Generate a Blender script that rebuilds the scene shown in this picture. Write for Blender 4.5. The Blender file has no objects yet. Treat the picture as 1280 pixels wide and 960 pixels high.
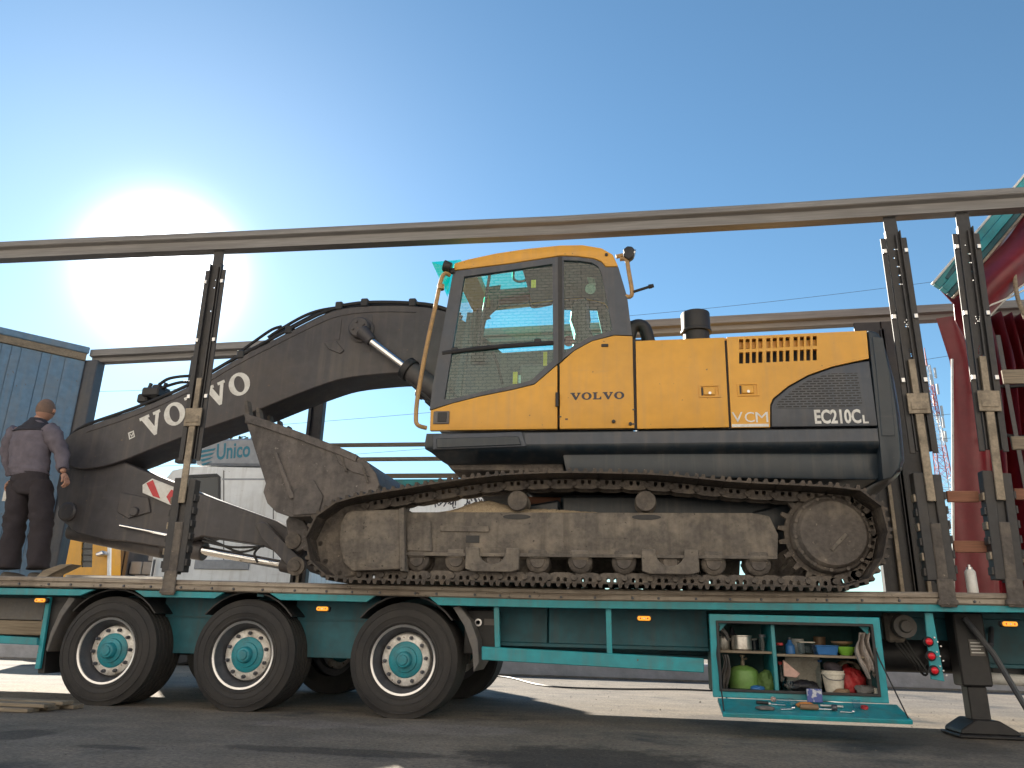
import bpy, bmesh, math, random
from mathutils import Vector, Matrix, noise as mnoise
random.seed(7)
R = math.radians
scene = bpy.context.scene
col = scene.collection

# ------------------------------------------------------------------ camera
CAM = Vector((0.0, -6.276, 0.674)); YAW, PITCH, ROLL, FPX = 0.1523, 0.3111, 0.0255, 960.8
_f = Vector((-math.sin(YAW)*math.cos(PITCH), math.cos(YAW)*math.cos(PITCH), math.sin(PITCH)))
_r0 = Vector((math.cos(YAW), math.sin(YAW), 0)); _u0 = _r0.cross(_f)
_r = _r0*math.cos(ROLL)+_u0*math.sin(ROLL); _u = _u0*math.cos(ROLL)-_r0*math.sin(ROLL)
cd = bpy.data.cameras.new('camera'); cam = bpy.data.objects.new('camera', cd); col.objects.link(cam)
cam.matrix_world = Matrix(((_r.x, _u.x, -_f.x, CAM.x), (_r.y, _u.y, -_f.y, CAM.y), (_r.z, _u.z, -_f.z, CAM.z), (0, 0, 0, 1)))
cd.sensor_width = 36; cd.lens = FPX/1280*36; cd.clip_start = 0.05; cd.clip_end = 3000
scene.camera = cam
# ------------------------------------------------------------------ sky, sun, exposure
SUN = Vector((-0.5327, 0.7494, 0.3933)).normalized()
SUN_EL = math.asin(SUN.z); SUN_AZ = math.atan2(SUN.x, SUN.y)
world = bpy.data.worlds.new('World'); scene.world = world; world.use_nodes = True
wn = world.node_tree.nodes; wl = world.node_tree.links; wn.clear()
sky = wn.new('ShaderNodeTexSky'); sky.sky_type = 'NISHITA'; sky.sun_disc = False
sky.sun_elevation = SUN_EL; sky.sun_rotation = SUN_AZ
sky.air_density = 1.0; sky.dust_density = 0.07; sky.ozone_density = 3.0; sky.altitude = 100
bg = wn.new('ShaderNodeBackground'); bg.inputs[1].default_value = 0.063
wo = wn.new('ShaderNodeOutputWorld')
# circumsolar aureole of the low hazy sun, part of the sky itself
wtc = wn.new('ShaderNodeTexCoord'); wdot = wn.new('ShaderNodeVectorMath'); wdot.operation = 'DOT_PRODUCT'; wdot.inputs[1].default_value = SUN
wl.new(wtc.outputs['Generated'], wdot.inputs[0])
def wmath(op, a, b):
    m = wn.new('ShaderNodeMath'); m.operation = op
    for i, q in enumerate((a, b)):
        if isinstance(q, (int, float)): m.inputs[i].default_value = q
        else: wl.new(q, m.inputs[i])
    return m.outputs[0]
_d = wmath('SUBTRACT', wdot.outputs['Value'], 1.0)
_g = wmath('ADD', wmath('MULTIPLY', wmath('EXPONENT', wmath('MULTIPLY', _d, 700.0), 0), 2.6), wmath('MULTIPLY', wmath('EXPONENT', wmath('MULTIPLY', _d, 22.0), 0), .085))
bg2 = wn.new('ShaderNodeBackground'); bg2.inputs[0].default_value = (1.0, .98, .95, 1); wl.new(_g, bg2.inputs[1])
wadd = wn.new('ShaderNodeAddShader')
wmul = wn.new('ShaderNodeVectorMath'); wmul.operation = 'MULTIPLY'; wmul.inputs[1].default_value = (.86, 1.04, 1.0); wl.new(sky.outputs[0], wmul.inputs[0])
wl.new(wmul.outputs[0], bg.inputs[0]); wl.new(bg.outputs[0], wadd.inputs[0]); wl.new(bg2.outputs[0], wadd.inputs[1]); wl.new(wadd.outputs[0], wo.inputs[0])
sl = bpy.data.lights.new('sun', 'SUN'); sl.energy = 4.6; sl.angle = R(0.53); sl.color = (1.0, 0.91, 0.77)
so = bpy.data.objects.new('sun', sl); col.objects.link(so)
so.rotation_euler = (-SUN).to_track_quat('-Z', 'Y').to_euler(); so.location = SUN*60
scene.view_settings.view_transform = 'Standard'; scene.view_settings.look = 'None'
scene.view_settings.exposure = 1.5; scene.view_settings.gamma = 1.0
scene.view_settings.use_curve_mapping = False
scene.render.engine = 'CYCLES'
scene.cycles.max_bounces = 10; scene.cycles.transparent_max_bounces = 24
scene.cycles.use_denoising = True

# ------------------------------------------------------------------ helpers
def P(px, py, Y):
    """the point of the plane y = Y that lies on the photograph's line of sight (px, py): used to lay out profiles at their own depth"""
    d = _f + _r*((px-640)/FPX) + _u*((480-py)/FPX)
    t = (Y-CAM.y)/d.y; q = CAM + d*t
    return (q.x, q.z)
def PZ(px, py, Z):
    d = _f + _r*((px-640)/FPX) + _u*((480-py)/FPX)
    t = (Z-CAM.z)/d.z; q = CAM + d*t
    return (q.x, q.y)
def PP(pts, Y): return [P(a, b, Y) for a, b in pts]

class MB:
    def __init__(s): s.v = []; s.f = []
    def add(s, vs, fs):
        o = len(s.v); s.v += [tuple(a) for a in vs]; s.f += [tuple(i+o for i in f) for f in fs]; return s
    def box(s, x0, x1, y0, y1, z0, z1):
        return s.add([(x0,y0,z0),(x1,y0,z0),(x1,y1,z0),(x0,y1,z0),(x0,y0,z1),(x1,y0,z1),(x1,y1,z1),(x0,y1,z1)],
              [(0,3,2,1),(4,5,6,7),(0,1,5,4),(1,2,6,5),(2,3,7,6),(3,0,4,7)])
    def prism(s, pts, y0, y1):          # outline in x,z extruded along y
        a = sum(pts[i][0]*pts[(i+1)%len(pts)][1]-pts[(i+1)%len(pts)][0]*pts[i][1] for i in range(len(pts)))
        if a < 0: pts = pts[::-1]
        n = len(pts)
        vs = [(p[0], y0, p[1]) for p in pts]+[(p[0], y1, p[1]) for p in pts]
        fs = [tuple(range(n)), tuple(range(2*n-1, n-1, -1))]
        fs += [(i, i+n, (i+1)%n+n, (i+1)%n) for i in range(n)]
        return s.add(vs, fs)
    def holed(s, outer, holes, y0, y1):  # like prism, with through holes
        bm = bmesh.new(); loops = []
        for lp in [outer]+list(holes):
            vs = [bm.verts.new((p[0], y0, p[1])) for p in lp]
            es = [bm.edges.new((vs[i], vs[(i+1) % len(vs)])) for i in range(len(vs))]
            loops.append((vs, es))
        bmesh.ops.triangle_fill(bm, use_beauty=True, use_dissolve=False, edges=[e for l in loops for e in l[1]])
        bm.verts.index_update()
        tris = [[v.index for v in f.verts] for f in bm.faces]; co = [v.co.copy() for v in bm.verts]; bm.free()
        n = len(co)
        vs = [tuple(c) for c in co]+[(c.x, y1, c.z) for c in co]; fs = []
        for t in tris:
            a, b, c = [co[i] for i in t]
            if (b-a).cross(c-a).y > 0: t = t[::-1]
            fs.append(tuple(t)); fs.append(tuple(i+n for i in t[::-1]))
        o = 0
        for k, lp in enumerate([outer]+list(holes)):
            m = len(lp); ar = sum(lp[i][0]*lp[(i+1) % m][1]-lp[(i+1) % m][0]*lp[i][1] for i in range(m))
            for i in range(m):
                a, b = o+i, o+(i+1) % m
                q = (a, a+n, b+n, b)
                if (ar < 0) != (k > 0): q = q[::-1]
                fs.append(q)
            o += m
        return s.add(vs, fs)
    def cyl(s, p0, p1, r0, r1=None, n=16, caps=True):
        r1 = r0 if r1 is None else r1
        p0, p1 = Vector(p0), Vector(p1); d = (p1-p0).normalized()
        a = d.orthogonal().normalized(); b = d.cross(a)
        vs = []
        for p, r in ((p0, r0), (p1, r1)):
            vs += [p+(a*math.cos(2*math.pi*i/n)+b*math.sin(2*math.pi*i/n))*r for i in range(n)]
        fs = [(i, (i+1) % n, (i+1) % n+n, i+n) for i in range(n)]
        if caps: fs += [tuple(range(n-1, -1, -1)), tuple(range(n, 2*n))]
        return s.add(vs, fs)
    def tube(s, pts, r, n=8, smooth=0):
        pts = [Vector(p) for p in pts]
        if smooth: pts = catmull(pts, smooth)
        N = len(pts); up = None; vs = []
        for i, p in enumerate(pts):
            d = (pts[min(i+1, N-1)]-pts[max(i-1, 0)]).normalized()
            if up is None: up = d.orthogonal().normalized()
            up = (up-d*up.dot(d)); up = up.normalized() if up.length > 1e-6 else d.orthogonal().normalized()
            b = d.cross(up); rr = r[i*len(r)//N] if isinstance(r, (list, tuple)) else r
            vs += [p+(up*math.cos(2*math.pi*k/n)+b*math.sin(2*math.pi*k/n))*rr for k in range(n)]
        fs = [(i*n+k, i*n+(k+1) % n, (i+1)*n+(k+1) % n, (i+1)*n+k) for i in range(N-1) for k in range(n)]
        fs += [tuple(range(n-1, -1, -1)), tuple(range((N-1)*n, N*n))]
        return s.add(vs, fs)
    def lathe(s, c, prof, n=24, axis='y', close=False):   # prof: (radius, offset along axis)
        vs = []; c = Vector(c)
        for r, o in prof:
            for i in range(n):
                a = 2*math.pi*i/n; u, w = r*math.cos(a), r*math.sin(a)
                vs.append(c+Vector((u, o, w)) if axis == 'y' else (c+Vector((u, w, o)) if axis == 'z' else c+Vector((o, u, w))))
        m = len(prof); fs = []
        for j in range(m if close else m-1):
            for i in range(n):
                a, b = j*n+i, j*n+(i+1) % n; e, d = ((j+1) % m)*n+i, ((j+1) % m)*n+(i+1) % n
                fs.append((a, b, d, e) if axis != 'z' else (a, b, d, e))
        if not close:
            fs += [tuple(range(n)), tuple(range((m-1)*n, m*n))]
        return s.add(vs, fs)
    def sweep(s, path, prof):    # path of (x,z); prof closed outline of (y, dz)
        n = len(prof); vs = [(x, y, z+dz) for x, z in path for y, dz in prof]
        fs = [(i*n+k, i*n+(k+1) % n, (i+1)*n+(k+1) % n, (i+1)*n+k) for i in range(len(path)-1) for k in range(n)]
        fs += [tuple(range(n)), tuple(range(len(path)*n-1, (len(path)-1)*n-1, -1))]
        return s.add(vs, fs)
    def obox(s, B, T, s0, s1, t0, t1, y0, y1):   # box in the frame of a leaning post: s across (m), t along (0..1)
        B, T = Vector((B[0], 0, B[1])), Vector((T[0], 0, T[1])); ax = T-B; d = ax.normalized(); c = Vector((d.z, 0, -d.x))
        vs = [B+ax*t+c*q+Vector((0, y, 0)) for t in (t0, t1) for y in (y0, y1) for q in (s0, s1)]
        return s.add(vs, [(0,1,3,2),(4,6,7,5),(0,4,5,1),(1,5,7,3),(3,7,6,2),(2,6,4,0)])
    def grid(s, fn, nu, nv):
        vs = [fn(i/(nu-1), j/(nv-1)) for j in range(nv) for i in range(nu)]
        return s.add(vs, [(j*nu+i, j*nu+i+1, (j+1)*nu+i+1, (j+1)*nu+i) for j in range(nv-1) for i in range(nu-1)])
    def mesh(s, name, bevel=0.0, smooth=35, seg=1):
        me = bpy.data.meshes.new(name); me.from_pydata(s.v, [], s.f)
        bm = bmesh.new(); bm.from_mesh(me)
        bmesh.ops.recalc_face_normals(bm, faces=bm.faces)
        if bevel:
            es = [e for e in bm.edges if len(e.link_faces) == 2 and e.calc_face_angle(0) > R(28)]
            bmesh.ops.bevel(bm, geom=es, offset=bevel, segments=seg, affect='EDGES', clamp_overlap=True, profile=.5)
        bm.to_mesh(me); bm.free()
        if smooth:
            me.polygons.foreach_set('use_smooth', [True]*len(me.polygons)); me.set_sharp_from_angle(angle=R(smooth))
        return me
    def build(s, name, mat, parent=None, bevel=0.0, smooth=35, seg=1):
        return link(name, s.mesh(name, bevel, smooth, seg), mat, parent)

def catmull(pts, k, closed=False):
    out = []; n = len(pts)
    for i in range(n if closed else n-1):
        g = (lambda j: pts[j % n]) if closed else (lambda j: pts[max(0, min(n-1, j))])
        a, b, c, d = g(i-1), g(i), g(i+1), g(i+2)
        for q in range(k):
            t = q/k
            out.append(.5*((2*b)+(c-a)*t+(2*a-5*b+4*c-d)*t*t+(3*b-a-3*c+d)*t*t*t))
    if not closed: out.append(pts[-1])
    return out
def smooth2(pts, k, closed=False):
    return [(v.x, v.y) for v in catmull([Vector((a, b)) for a, b in pts], k, closed)]

def link(name, me, mat, parent=None):
    o = bpy.data.objects.new(name, me); col.objects.link(o)
    if mat is not None and not me.materials: me.materials.append(mat)
    if parent is not None: attach(o, parent)
    return o
def attach(o, parent):
    o.parent = parent
    if parent.type == 'EMPTY': o.matrix_parent_inverse = Matrix.Translation(-parent.location)
def thing(name, label, cat, loc, group=None):
    o = bpy.data.objects.new(name, None); col.objects.link(o); o.location = loc; o.empty_display_size = .2
    return tag(o, label, cat, group)
def tag(o, label, cat, group=None):
    o['label'] = label; o['category'] = cat
    if group: o['group'] = group
    return o
def struct(o): o['kind'] = 'structure'; return o
def inst(name, me, parent, loc, rot=(0, 0, 0)):
    o = bpy.data.objects.new(name, me); col.objects.link(o)
    attach(o, parent); o.location = loc; o.rotation_euler = rot
    return o
def copy_part(o, parent, off):
    c = o.copy(); col.objects.link(c); c.parent = parent
    if parent.type == 'EMPTY': c.matrix_parent_inverse = Matrix.Translation(-parent.location)
    else: c.matrix_parent_inverse = Matrix()
    if o.parent.type == 'EMPTY': c.location = Vector(o.location)+Vector(off)
    for ch in list(o.children): copy_part(ch, c, (0, 0, 0))
    return c

# ------------------------------------------------------------------ materials
MATS = {}
def mat(name, c, rough=.5, metal=0.0, dirt=None, amt=.5, scale=3.0, bump=0.0, bscale=40.0, var=.12, spec=.5, lo=.45, hi=.7, stretch=(1, 1, 1), coat=0.0):
    m = bpy.data.materials.new(name); m.use_nodes = True; nt = m.node_tree; N = nt.nodes; L = nt.links
    b = N['Principled BSDF']; b.inputs['Roughness'].default_value = rough; b.inputs['Metallic'].default_value = metal
    b.inputs['Specular IOR Level'].default_value = spec; b.inputs['Coat Weight'].default_value = coat
    tc = N.new('ShaderNodeTexCoord'); mp = N.new('ShaderNodeMapping'); mp.inputs['Scale'].default_value = stretch
    oi = N.new('ShaderNodeObjectInfo'); ad = N.new('ShaderNodeVectorMath'); ad.operation = 'ADD'
    sc = N.new('ShaderNodeVectorMath'); sc.operation = 'SCALE'; sc.inputs['Scale'].default_value = 7.0
    L.new(oi.outputs['Random'], sc.inputs[0]); L.new(tc.outputs['Object'], mp.inputs['Vector'])
    L.new(mp.outputs[0], ad.inputs[0]); L.new(sc.outputs[0], ad.inputs[1])
    n1 = N.new('ShaderNodeTexNoise'); n1.inputs['Scale'].default_value = scale; n1.inputs['Detail'].default_value = 9; n1.inputs['Roughness'].default_value = .65
    L.new(ad.outputs[0], n1.inputs['Vector'])
    n2 = N.new('ShaderNodeTexNoise'); n2.inputs['Scale'].default_value = scale*6.3; n2.inputs['Detail'].default_value = 6
    L.new(ad.outputs[0], n2.inputs['Vector'])
    v = N.new('ShaderNodeMapRange'); v.inputs['From Min'].default_value = .3; v.inputs['From Max'].default_value = .7
    v.inputs['To Min'].default_value = 1-var; v.inputs['To Max'].default_value = 1+var
    L.new(n2.outputs['Fac'], v.inputs['Value'])
    mul = N.new('ShaderNodeVectorMath'); mul.operation = 'SCALE'; mul.inputs[0].default_value = c[:3]; L.new(v.outputs[0], mul.inputs['Scale'])
    out = mul.outputs[0]
    if dirt:
        rp = N.new('ShaderNodeMapRange'); rp.inputs['From Min'].default_value = lo; rp.inputs['From Max'].default_value = hi
        rp.inputs['To Max'].default_value = amt; L.new(n1.outputs['Fac'], rp.inputs['Value'])
        mx = N.new('ShaderNodeMix'); mx.data_type = 'RGBA'; L.new(rp.outputs[0], mx.inputs['Factor'])
        L.new(out, mx.inputs['A']); mx.inputs['B'].default_value = (*dirt, 1); out = mx.outputs['Result']
        rr = N.new('ShaderNodeMapRange'); rr.inputs['To Min'].default_value = rough; rr.inputs['To Max'].default_value = min(1, rough+.35)
        L.new(rp.outputs[0], rr.inputs['Value']); L.new(rr.outputs[0], b.inputs['Roughness'])
        rm = N.new('ShaderNodeMapRange'); rm.inputs['To Min'].default_value = metal; rm.inputs['To Max'].default_value = metal*.3
        L.new(rp.outputs[0], rm.inputs['Value']); L.new(rm.outputs[0], b.inputs['Metallic'])
    L.new(out, b.inputs['Base Color'])
    if bump:
        nb = N.new('ShaderNodeTexNoise'); nb.inputs['Scale'].default_value = bscale; nb.inputs['Detail'].default_value = 7
        L.new(ad.outputs[0], nb.inputs['Vector'])
        bp = N.new('ShaderNodeBump'); bp.inputs['Strength'].default_value = bump; bp.inputs['Distance'].default_value = .02
        L.new(nb.outputs['Fac'], bp.inputs['Height']); L.new(bp.outputs[0], b.inputs['Normal'])
    MATS[name] = m; return m
DUST = (.20, .165, .13)
M_yel = mat('yellow_paint', (.72, .36, .042), .36, dirt=(.50, .29, .09), amt=.38, scale=1.6, var=.05, lo=.42, hi=.75, bump=.02, bscale=9)
M_slate = mat('slate_paint', (.055, .066, .088), .42, dirt=(.14, .125, .115), amt=.45, scale=2.2, var=.1)
M_navy = mat('dark_blue_paint', (.014, .025, .038), .32, dirt=(.075, .075, .075), amt=.35, scale=2.5, var=.1)
M_boom = mat('boom_paint', (.055, .052, .060), .48, dirt=(.13, .11, .095), amt=.5, scale=1.8, var=.15, bump=.05, bscale=30)
M_black = mat('black_plastic', (.018, .018, .021), .5, dirt=(.07, .065, .06), amt=.35, scale=6)
M_rubber = mat('tyre_rubber', (.024, .023, .025), .72, dirt=(.075, .068, .062), amt=.65, scale=3.0, bump=.15, bscale=70, lo=.35, hi=.75)
M_steel = mat('muddy_steel', (.095, .082, .074), .72, dirt=(.24, .205, .17), amt=.8, scale=5, bump=.5, bscale=28, var=.25)
M_shoe = mat('track_shoe_steel', (.06, .05, .044), .62, metal=.25, dirt=(.19, .15, .115), amt=.75, scale=6, bump=.45, bscale=30, var=.3)
M_frame = mat('dusty_track_frame', (.13, .115, .102), .82, dirt=(.29, .25, .205), amt=.9, scale=5, bump=.45, bscale=26, var=.2)
M_bucket = mat('worn_bucket_steel', (.10, .09, .088), .6, metal=.2, dirt=(.27, .235, .215), amt=.7, scale=3.5, bump=.4, bscale=22, var=.25)
M_chrome = mat('chrome_rod', (.75, .75, .76), .12, metal=1.0, var=.03)
M_teal = mat('teal_paint', (.016, .30, .36), .42, dirt=(.09, .13, .125), amt=.45, scale=2.4, var=.1, bump=.02)
M_tealshade = mat('shaded_teal_paint', (.012, .115, .155), .5, dirt=(.06, .075, .075), amt=.6, scale=2.0, var=.15)  # darker copy of the teal, shade under the deck put into its colour
M_alu = mat('dusty_aluminium', (.33, .285, .235), .5, metal=.35, dirt=(.17, .13, .10), amt=.75, scale=3, var=.18, stretch=(.35, 3, 5), bump=.12, bscale=20)
M_rail = mat('weathered_roof_rail', (.235, .228, .225), .58, metal=.25, dirt=(.15, .14, .14), amt=.7, scale=2.2, var=.15, stretch=(.25, 3, 6))
M_post = mat('black_steel_post', (.030, .030, .034), .5, dirt=(.10, .085, .07), amt=.5, scale=4, var=.2)
M_tan = mat('bare_metal_strip', (.28, .235, .18), .5, metal=.4, dirt=(.13, .105, .08), amt=.7, scale=8, var=.2)
M_wood = mat('grey_wood', (.26, .215, .16), .8, dirt=(.13, .10, .075), amt=.6, scale=2.5, var=.25, stretch=(.3, 4, 6), bump=.2, bscale=30)
M_redwood = mat('red_brown_wood', (.27, .12, .075), .8, dirt=(.15, .09, .06), amt=.5, scale=3, var=.2, stretch=(.3, 4, 6))
M_silver = mat('silver_wheel_paint', (.78, .765, .74), .42, metal=.3, dirt=(.22, .18, .14), amt=.7, scale=9, var=.1)
M_rim = mat('dark_rim_steel', (.10, .105, .125), .42, metal=.5, dirt=(.12, .12, .125), amt=.5, scale=7)
M_lip = mat('bright_rim_lip', (.62, .62, .63), .28, metal=.9, var=.05)
M_blue = mat('blue_wall_paint', (.13, .235, .36), .6, dirt=(.20, .24, .28), amt=.7, scale=2.2, var=.15)
M_gpaint = mat('grey_plastic', (.13, .125, .125), .6, dirt=(.19, .16, .13), amt=.6, scale=5)
M_white = mat('white_paint', (.82, .82, .81), .4, dirt=(.45, .42, .38), amt=.4, scale=1.2, var=.04)
M_wlet = mat('white_decal', (.74, .74, .72), .5, dirt=(.40, .37, .33), amt=.5, scale=14, var=.04)
M_dlet = mat('dark_decal', (.045, .045, .06), .5)
M_hose = mat('hose_rubber', (.014, .014, .015), .55)
M_concrete = mat('concrete', (.27, .26, .25), .85, dirt=(.17, .16, .15), amt=.7, scale=.8, bump=.3, bscale=20)
M_sand = mat('dry_sand', (.40, .32, .22), .95, dirt=(.24, .18, .12), amt=.6, scale=40, bump=.9, bscale=60, var=.3)
M_skin = mat('skin', (.42, .235, .17), .55, var=.06)
M_jacket = mat('mauve_grey_jacket', (.135, .12, .15), .85, bump=.3, bscale=14, var=.15)
M_jacketdk = mat('dark_jacket_yoke', (.03, .03, .042), .85, bump=.3, bscale=14)
M_trous = mat('dark_trousers', (.034, .028, .034), .9, bump=.35, bscale=10)
M_shoe2 = mat('dusty_shoe_leather', (.09, .08, .07), .7)
M_cloth = mat('pale_cloth', (.42, .37, .34), .95, dirt=(.24, .2, .18), amt=.6, scale=12, bump=.5, bscale=25)
def wear(m, streak, chip, samt=.35, thr=.69):
    N = m.node_tree.nodes; L = m.node_tree.links; b = N['Principled BSDF']; src = b.inputs['Base Color'].links[0].from_socket
    tc = N.new('ShaderNodeTexCoord')
    def nz(scale, stretch, det):
        mp = N.new('ShaderNodeMapping'); mp.inputs['Scale'].default_value = stretch; L.new(tc.outputs['Object'], mp.inputs['Vector'])
        n = N.new('ShaderNodeTexNoise'); n.inputs['Scale'].default_value = scale; n.inputs['Detail'].default_value = det; n.inputs['Roughness'].default_value = .6; L.new(mp.outputs[0], n.inputs['Vector']); return n
    def lay(n, lo, hi, amt, c):
        nonlocal src
        r = N.new('ShaderNodeMapRange'); r.inputs['From Min'].default_value = lo; r.inputs['From Max'].default_value = hi; r.inputs['To Max'].default_value = amt; L.new(n.outputs['Fac'], r.inputs['Value'])
        x = N.new('ShaderNodeMix'); x.data_type = 'RGBA'; L.new(r.outputs[0], x.inputs['Factor']); L.new(src, x.inputs['A']); x.inputs['B'].default_value = (*c, 1); src = x.outputs['Result']
    lay(nz(1.0, (11, 11, .8), 6), .50, .72, samt, streak)
    lay(nz(1.0, (3, 3, 26), 5), .62, .74, samt*.6, streak)
    lay(nz(26, (1, 1, 1), 4), thr, thr+.025, .9, chip)
    L.new(src, b.inputs['Base Color'])
wear(M_yel, (.44, .27, .12), (.10, .07, .05), .34, .70); wear(M_teal, (.10, .16, .155), (.13, .09, .06), .5, .69); wear(M_white, (.42, .38, .33), (.2, .13, .08), .45, .72)
wear(M_slate, (.15, .135, .12), (.16, .12, .09), .4, .72); wear(M_navy, (.11, .10, .09), (.12, .09, .07), .4, .73); wear(M_boom, (.14, .12, .105), (.17, .11, .075), .45, .69); wear(M_blue, (.24, .25, .25), (.16, .11, .07), .5, .68); wear(M_tealshade, (.07, .08, .08), (.1, .07, .05), .5, .7)
wear(M_frame, (.055, .048, .042), (.05, .045, .04), .55, .66); wear(M_steel, (.045, .04, .036), (.30, .25, .2), .5, .68); wear(M_shoe, (.04, .036, .033), (.34, .30, .26), .4, .68); wear(M_bucket, (.06, .052, .048), (.30, .27, .25), .45, .68); wear(M_alu, (.12, .095, .075), (.07, .055, .045), .5, .66)
wear(M_silver, (.3, .24, .18), (.16, .09, .05), .5, .64)
def simple(name, c, rough=.4, metal=0.0, trans=0.0, emit=0.0):
    m = bpy.data.materials.new(name); m.use_nodes = True; b = m.node_tree.nodes['Principled BSDF']
    b.inputs['Base Color'].default_value = (*c, 1); b.inputs['Roughness'].default_value = rough; b.inputs['Metallic'].default_value = metal
    b.inputs['Transmission Weight'].default_value = trans
    if emit: b.inputs['Emission Color'].default_value = (*c, 1); b.inputs['Emission Strength'].default_value = emit
    return m
def glass(name, tint, ior=1.5, rough=0.0, gain=1.0):
    m = bpy.data.materials.new(name); m.use_nodes = True; N = m.node_tree.nodes; L = m.node_tree.links; N.clear()
    t = N.new('ShaderNodeBsdfTransparent'); t.inputs[0].default_value = (*tint, 1)
    g = N.new('ShaderNodeBsdfGlossy'); g.inputs['Roughness'].default_value = rough
    fr = N.new('ShaderNodeFresnel'); fr.inputs['IOR'].default_value = ior
    k = N.new('ShaderNodeMath'); k.operation = 'MULTIPLY'; k.use_clamp = True
    mx = N.new('ShaderNodeMixShader'); o = N.new('ShaderNodeOutputMaterial')
    gm = N.new('ShaderNodeNewGeometry'); iv = N.new('ShaderNodeMath'); iv.operation = 'SUBTRACT'; iv.inputs[0].default_value = 1.0; L.new(gm.outputs['Backfacing'], iv.inputs[1])
    L.new(fr.outputs[0], k.inputs[0]); L.new(iv.outputs[0], k.inputs[1]); L.new(k.outputs[0], mx.inputs[0]); L.new(t.outputs[0], mx.inputs[1]); L.new(g.outputs[0], mx.inputs[2]); L.new(mx.outputs[0], o.inputs[0])
    return m
M_glass = glass('tinted_cab_glass', (.84, .97, .95), 1.75)
M_green = glass('green_acrylic', (.22, .93, .80), 1.5)
M_clear = glass('clear_plastic', (.85, .9, .93), 1.45, .08)
M_amber = simple('amber_lens', (.85, .33, .03), .2, 0, .15, .35)
M_redl = simple('red_lens', (.60, .015, .025), .15, 0, .1, .06)
def tarp(name, c):
    m = mat(name, c, .33, dirt=(c[0]*.5, c[1]*.6, c[2]*.6), amt=.6, scale=2, bump=.15, bscale=8)
    N = m.node_tree.nodes; L = m.node_tree.links
    b = N['Principled BSDF']; o = N['Material Output']
    t = N.new('ShaderNodeBsdfTranslucent'); t.inputs[0].default_value = (c[0], c[1]*.5, c[2]*.5, 1)
    mx = N.new('ShaderNodeMixShader'); mx.inputs[0].default_value = .05
    L.new(b.outputs[0], mx.inputs[1]); L.new(t.outputs[0], mx.inputs[2]); L.new(mx.outputs[0], o.inputs[0]); return m
M_red = tarp('red_tarpaulin', (.155, .012, .020))

# ------------------------------------------------------------------ lettering
GLY = {'V': (1.06, [[(0,1),(.5,1),(.5,.87),(.41,.87),(.62,.36),(.82,.87),(.71,.87),(.71,1),(1.08,1),(1.08,.87),(1.0,.87),(.63,-.02),(.49,-.02),(.09,.87),(0,.87)]]),
       'L': (.92, [[(0,1),(.5,1),(.5,.87),(.39,.87),(.39,.14),(.68,.14),(.78,.38),(.90,.38),(.88,0),(0,0),(0,.13),(.11,.13),(.11,.87),(0,.87)]]),
       'O': (1.06, [[(.53+.53*math.cos(a*math.pi/12), .5+.53*math.sin(a*math.pi/12)) for a in range(24)],
                    [(.53+.25*math.cos(a*math.pi/12), .5+.39*math.sin(a*math.pi/12)) for a in range(24)]])}
def glyphs(word, B, E, hgt, y0, y1, name, m, parent, skip=()):
    """slab-serif letters along the line B-E (x,z) with letter height hgt"""
    B, E = Vector(B), Vector(E); w = sum(GLY[c][0]+.12 for c in word)-.12
    ux = (E-B)/w; d = (E-B).normalized(); uz = Vector((-d.y, d.x))*hgt
    u = 0
    for c in word:
        mb = MB(); T = lambda q: tuple(B+ux*(u+q[0])+uz*q[1])
        lp = GLY[c][1]
        if len(lp) > 1: mb.holed([T(q) for q in lp[0]], [[T(q) for q in lp[1]]], y0, y1)
        else: mb.prism([T(q) for q in lp[0]], y0, y1)
        mb.build(name, m, parent, smooth=0)
        u += GLY[c][0]+.12
def text(s, B, E, hgt, Y, name, m, parent, bold=.0, depth=.0015):
    """plain sans lettering fitted to the line B-E on the plane y=Y"""
    cu = bpy.data.curves.new('lettering', 'FONT'); cu.body = s; cu.size = 1; cu.offset = bold; cu.extrude = .5; cu.resolution_u = 3
    ob = bpy.data.objects.new('lettering', cu); col.objects.link(ob)
    me = bpy.data.meshes.new_from_object(ob.evaluated_get(bpy.context.evaluated_depsgraph_get()))
    bpy.data.objects.remove(ob)
    xs = [v.co.x for v in me.vertices]; ys = [v.co.y for v in me.vertices]
    x0, x1, h0, h1 = min(xs), max(xs), min(ys), max(ys)
    B, E = Vector(B), Vector(E); d = (E-B); dn = d.normalized(); up = Vector((-dn.y, dn.x))
    for v in me.vertices:
        q = B+d*((v.co.x-x0)/(x1-x0))+up*hgt*((v.co.y-h0)/(h1-h0))
        v.co = (q.x, Y-(v.co.z*depth*2), q.y)
    me.materials.clear()
    return link(name, me, m, parent)

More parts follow.
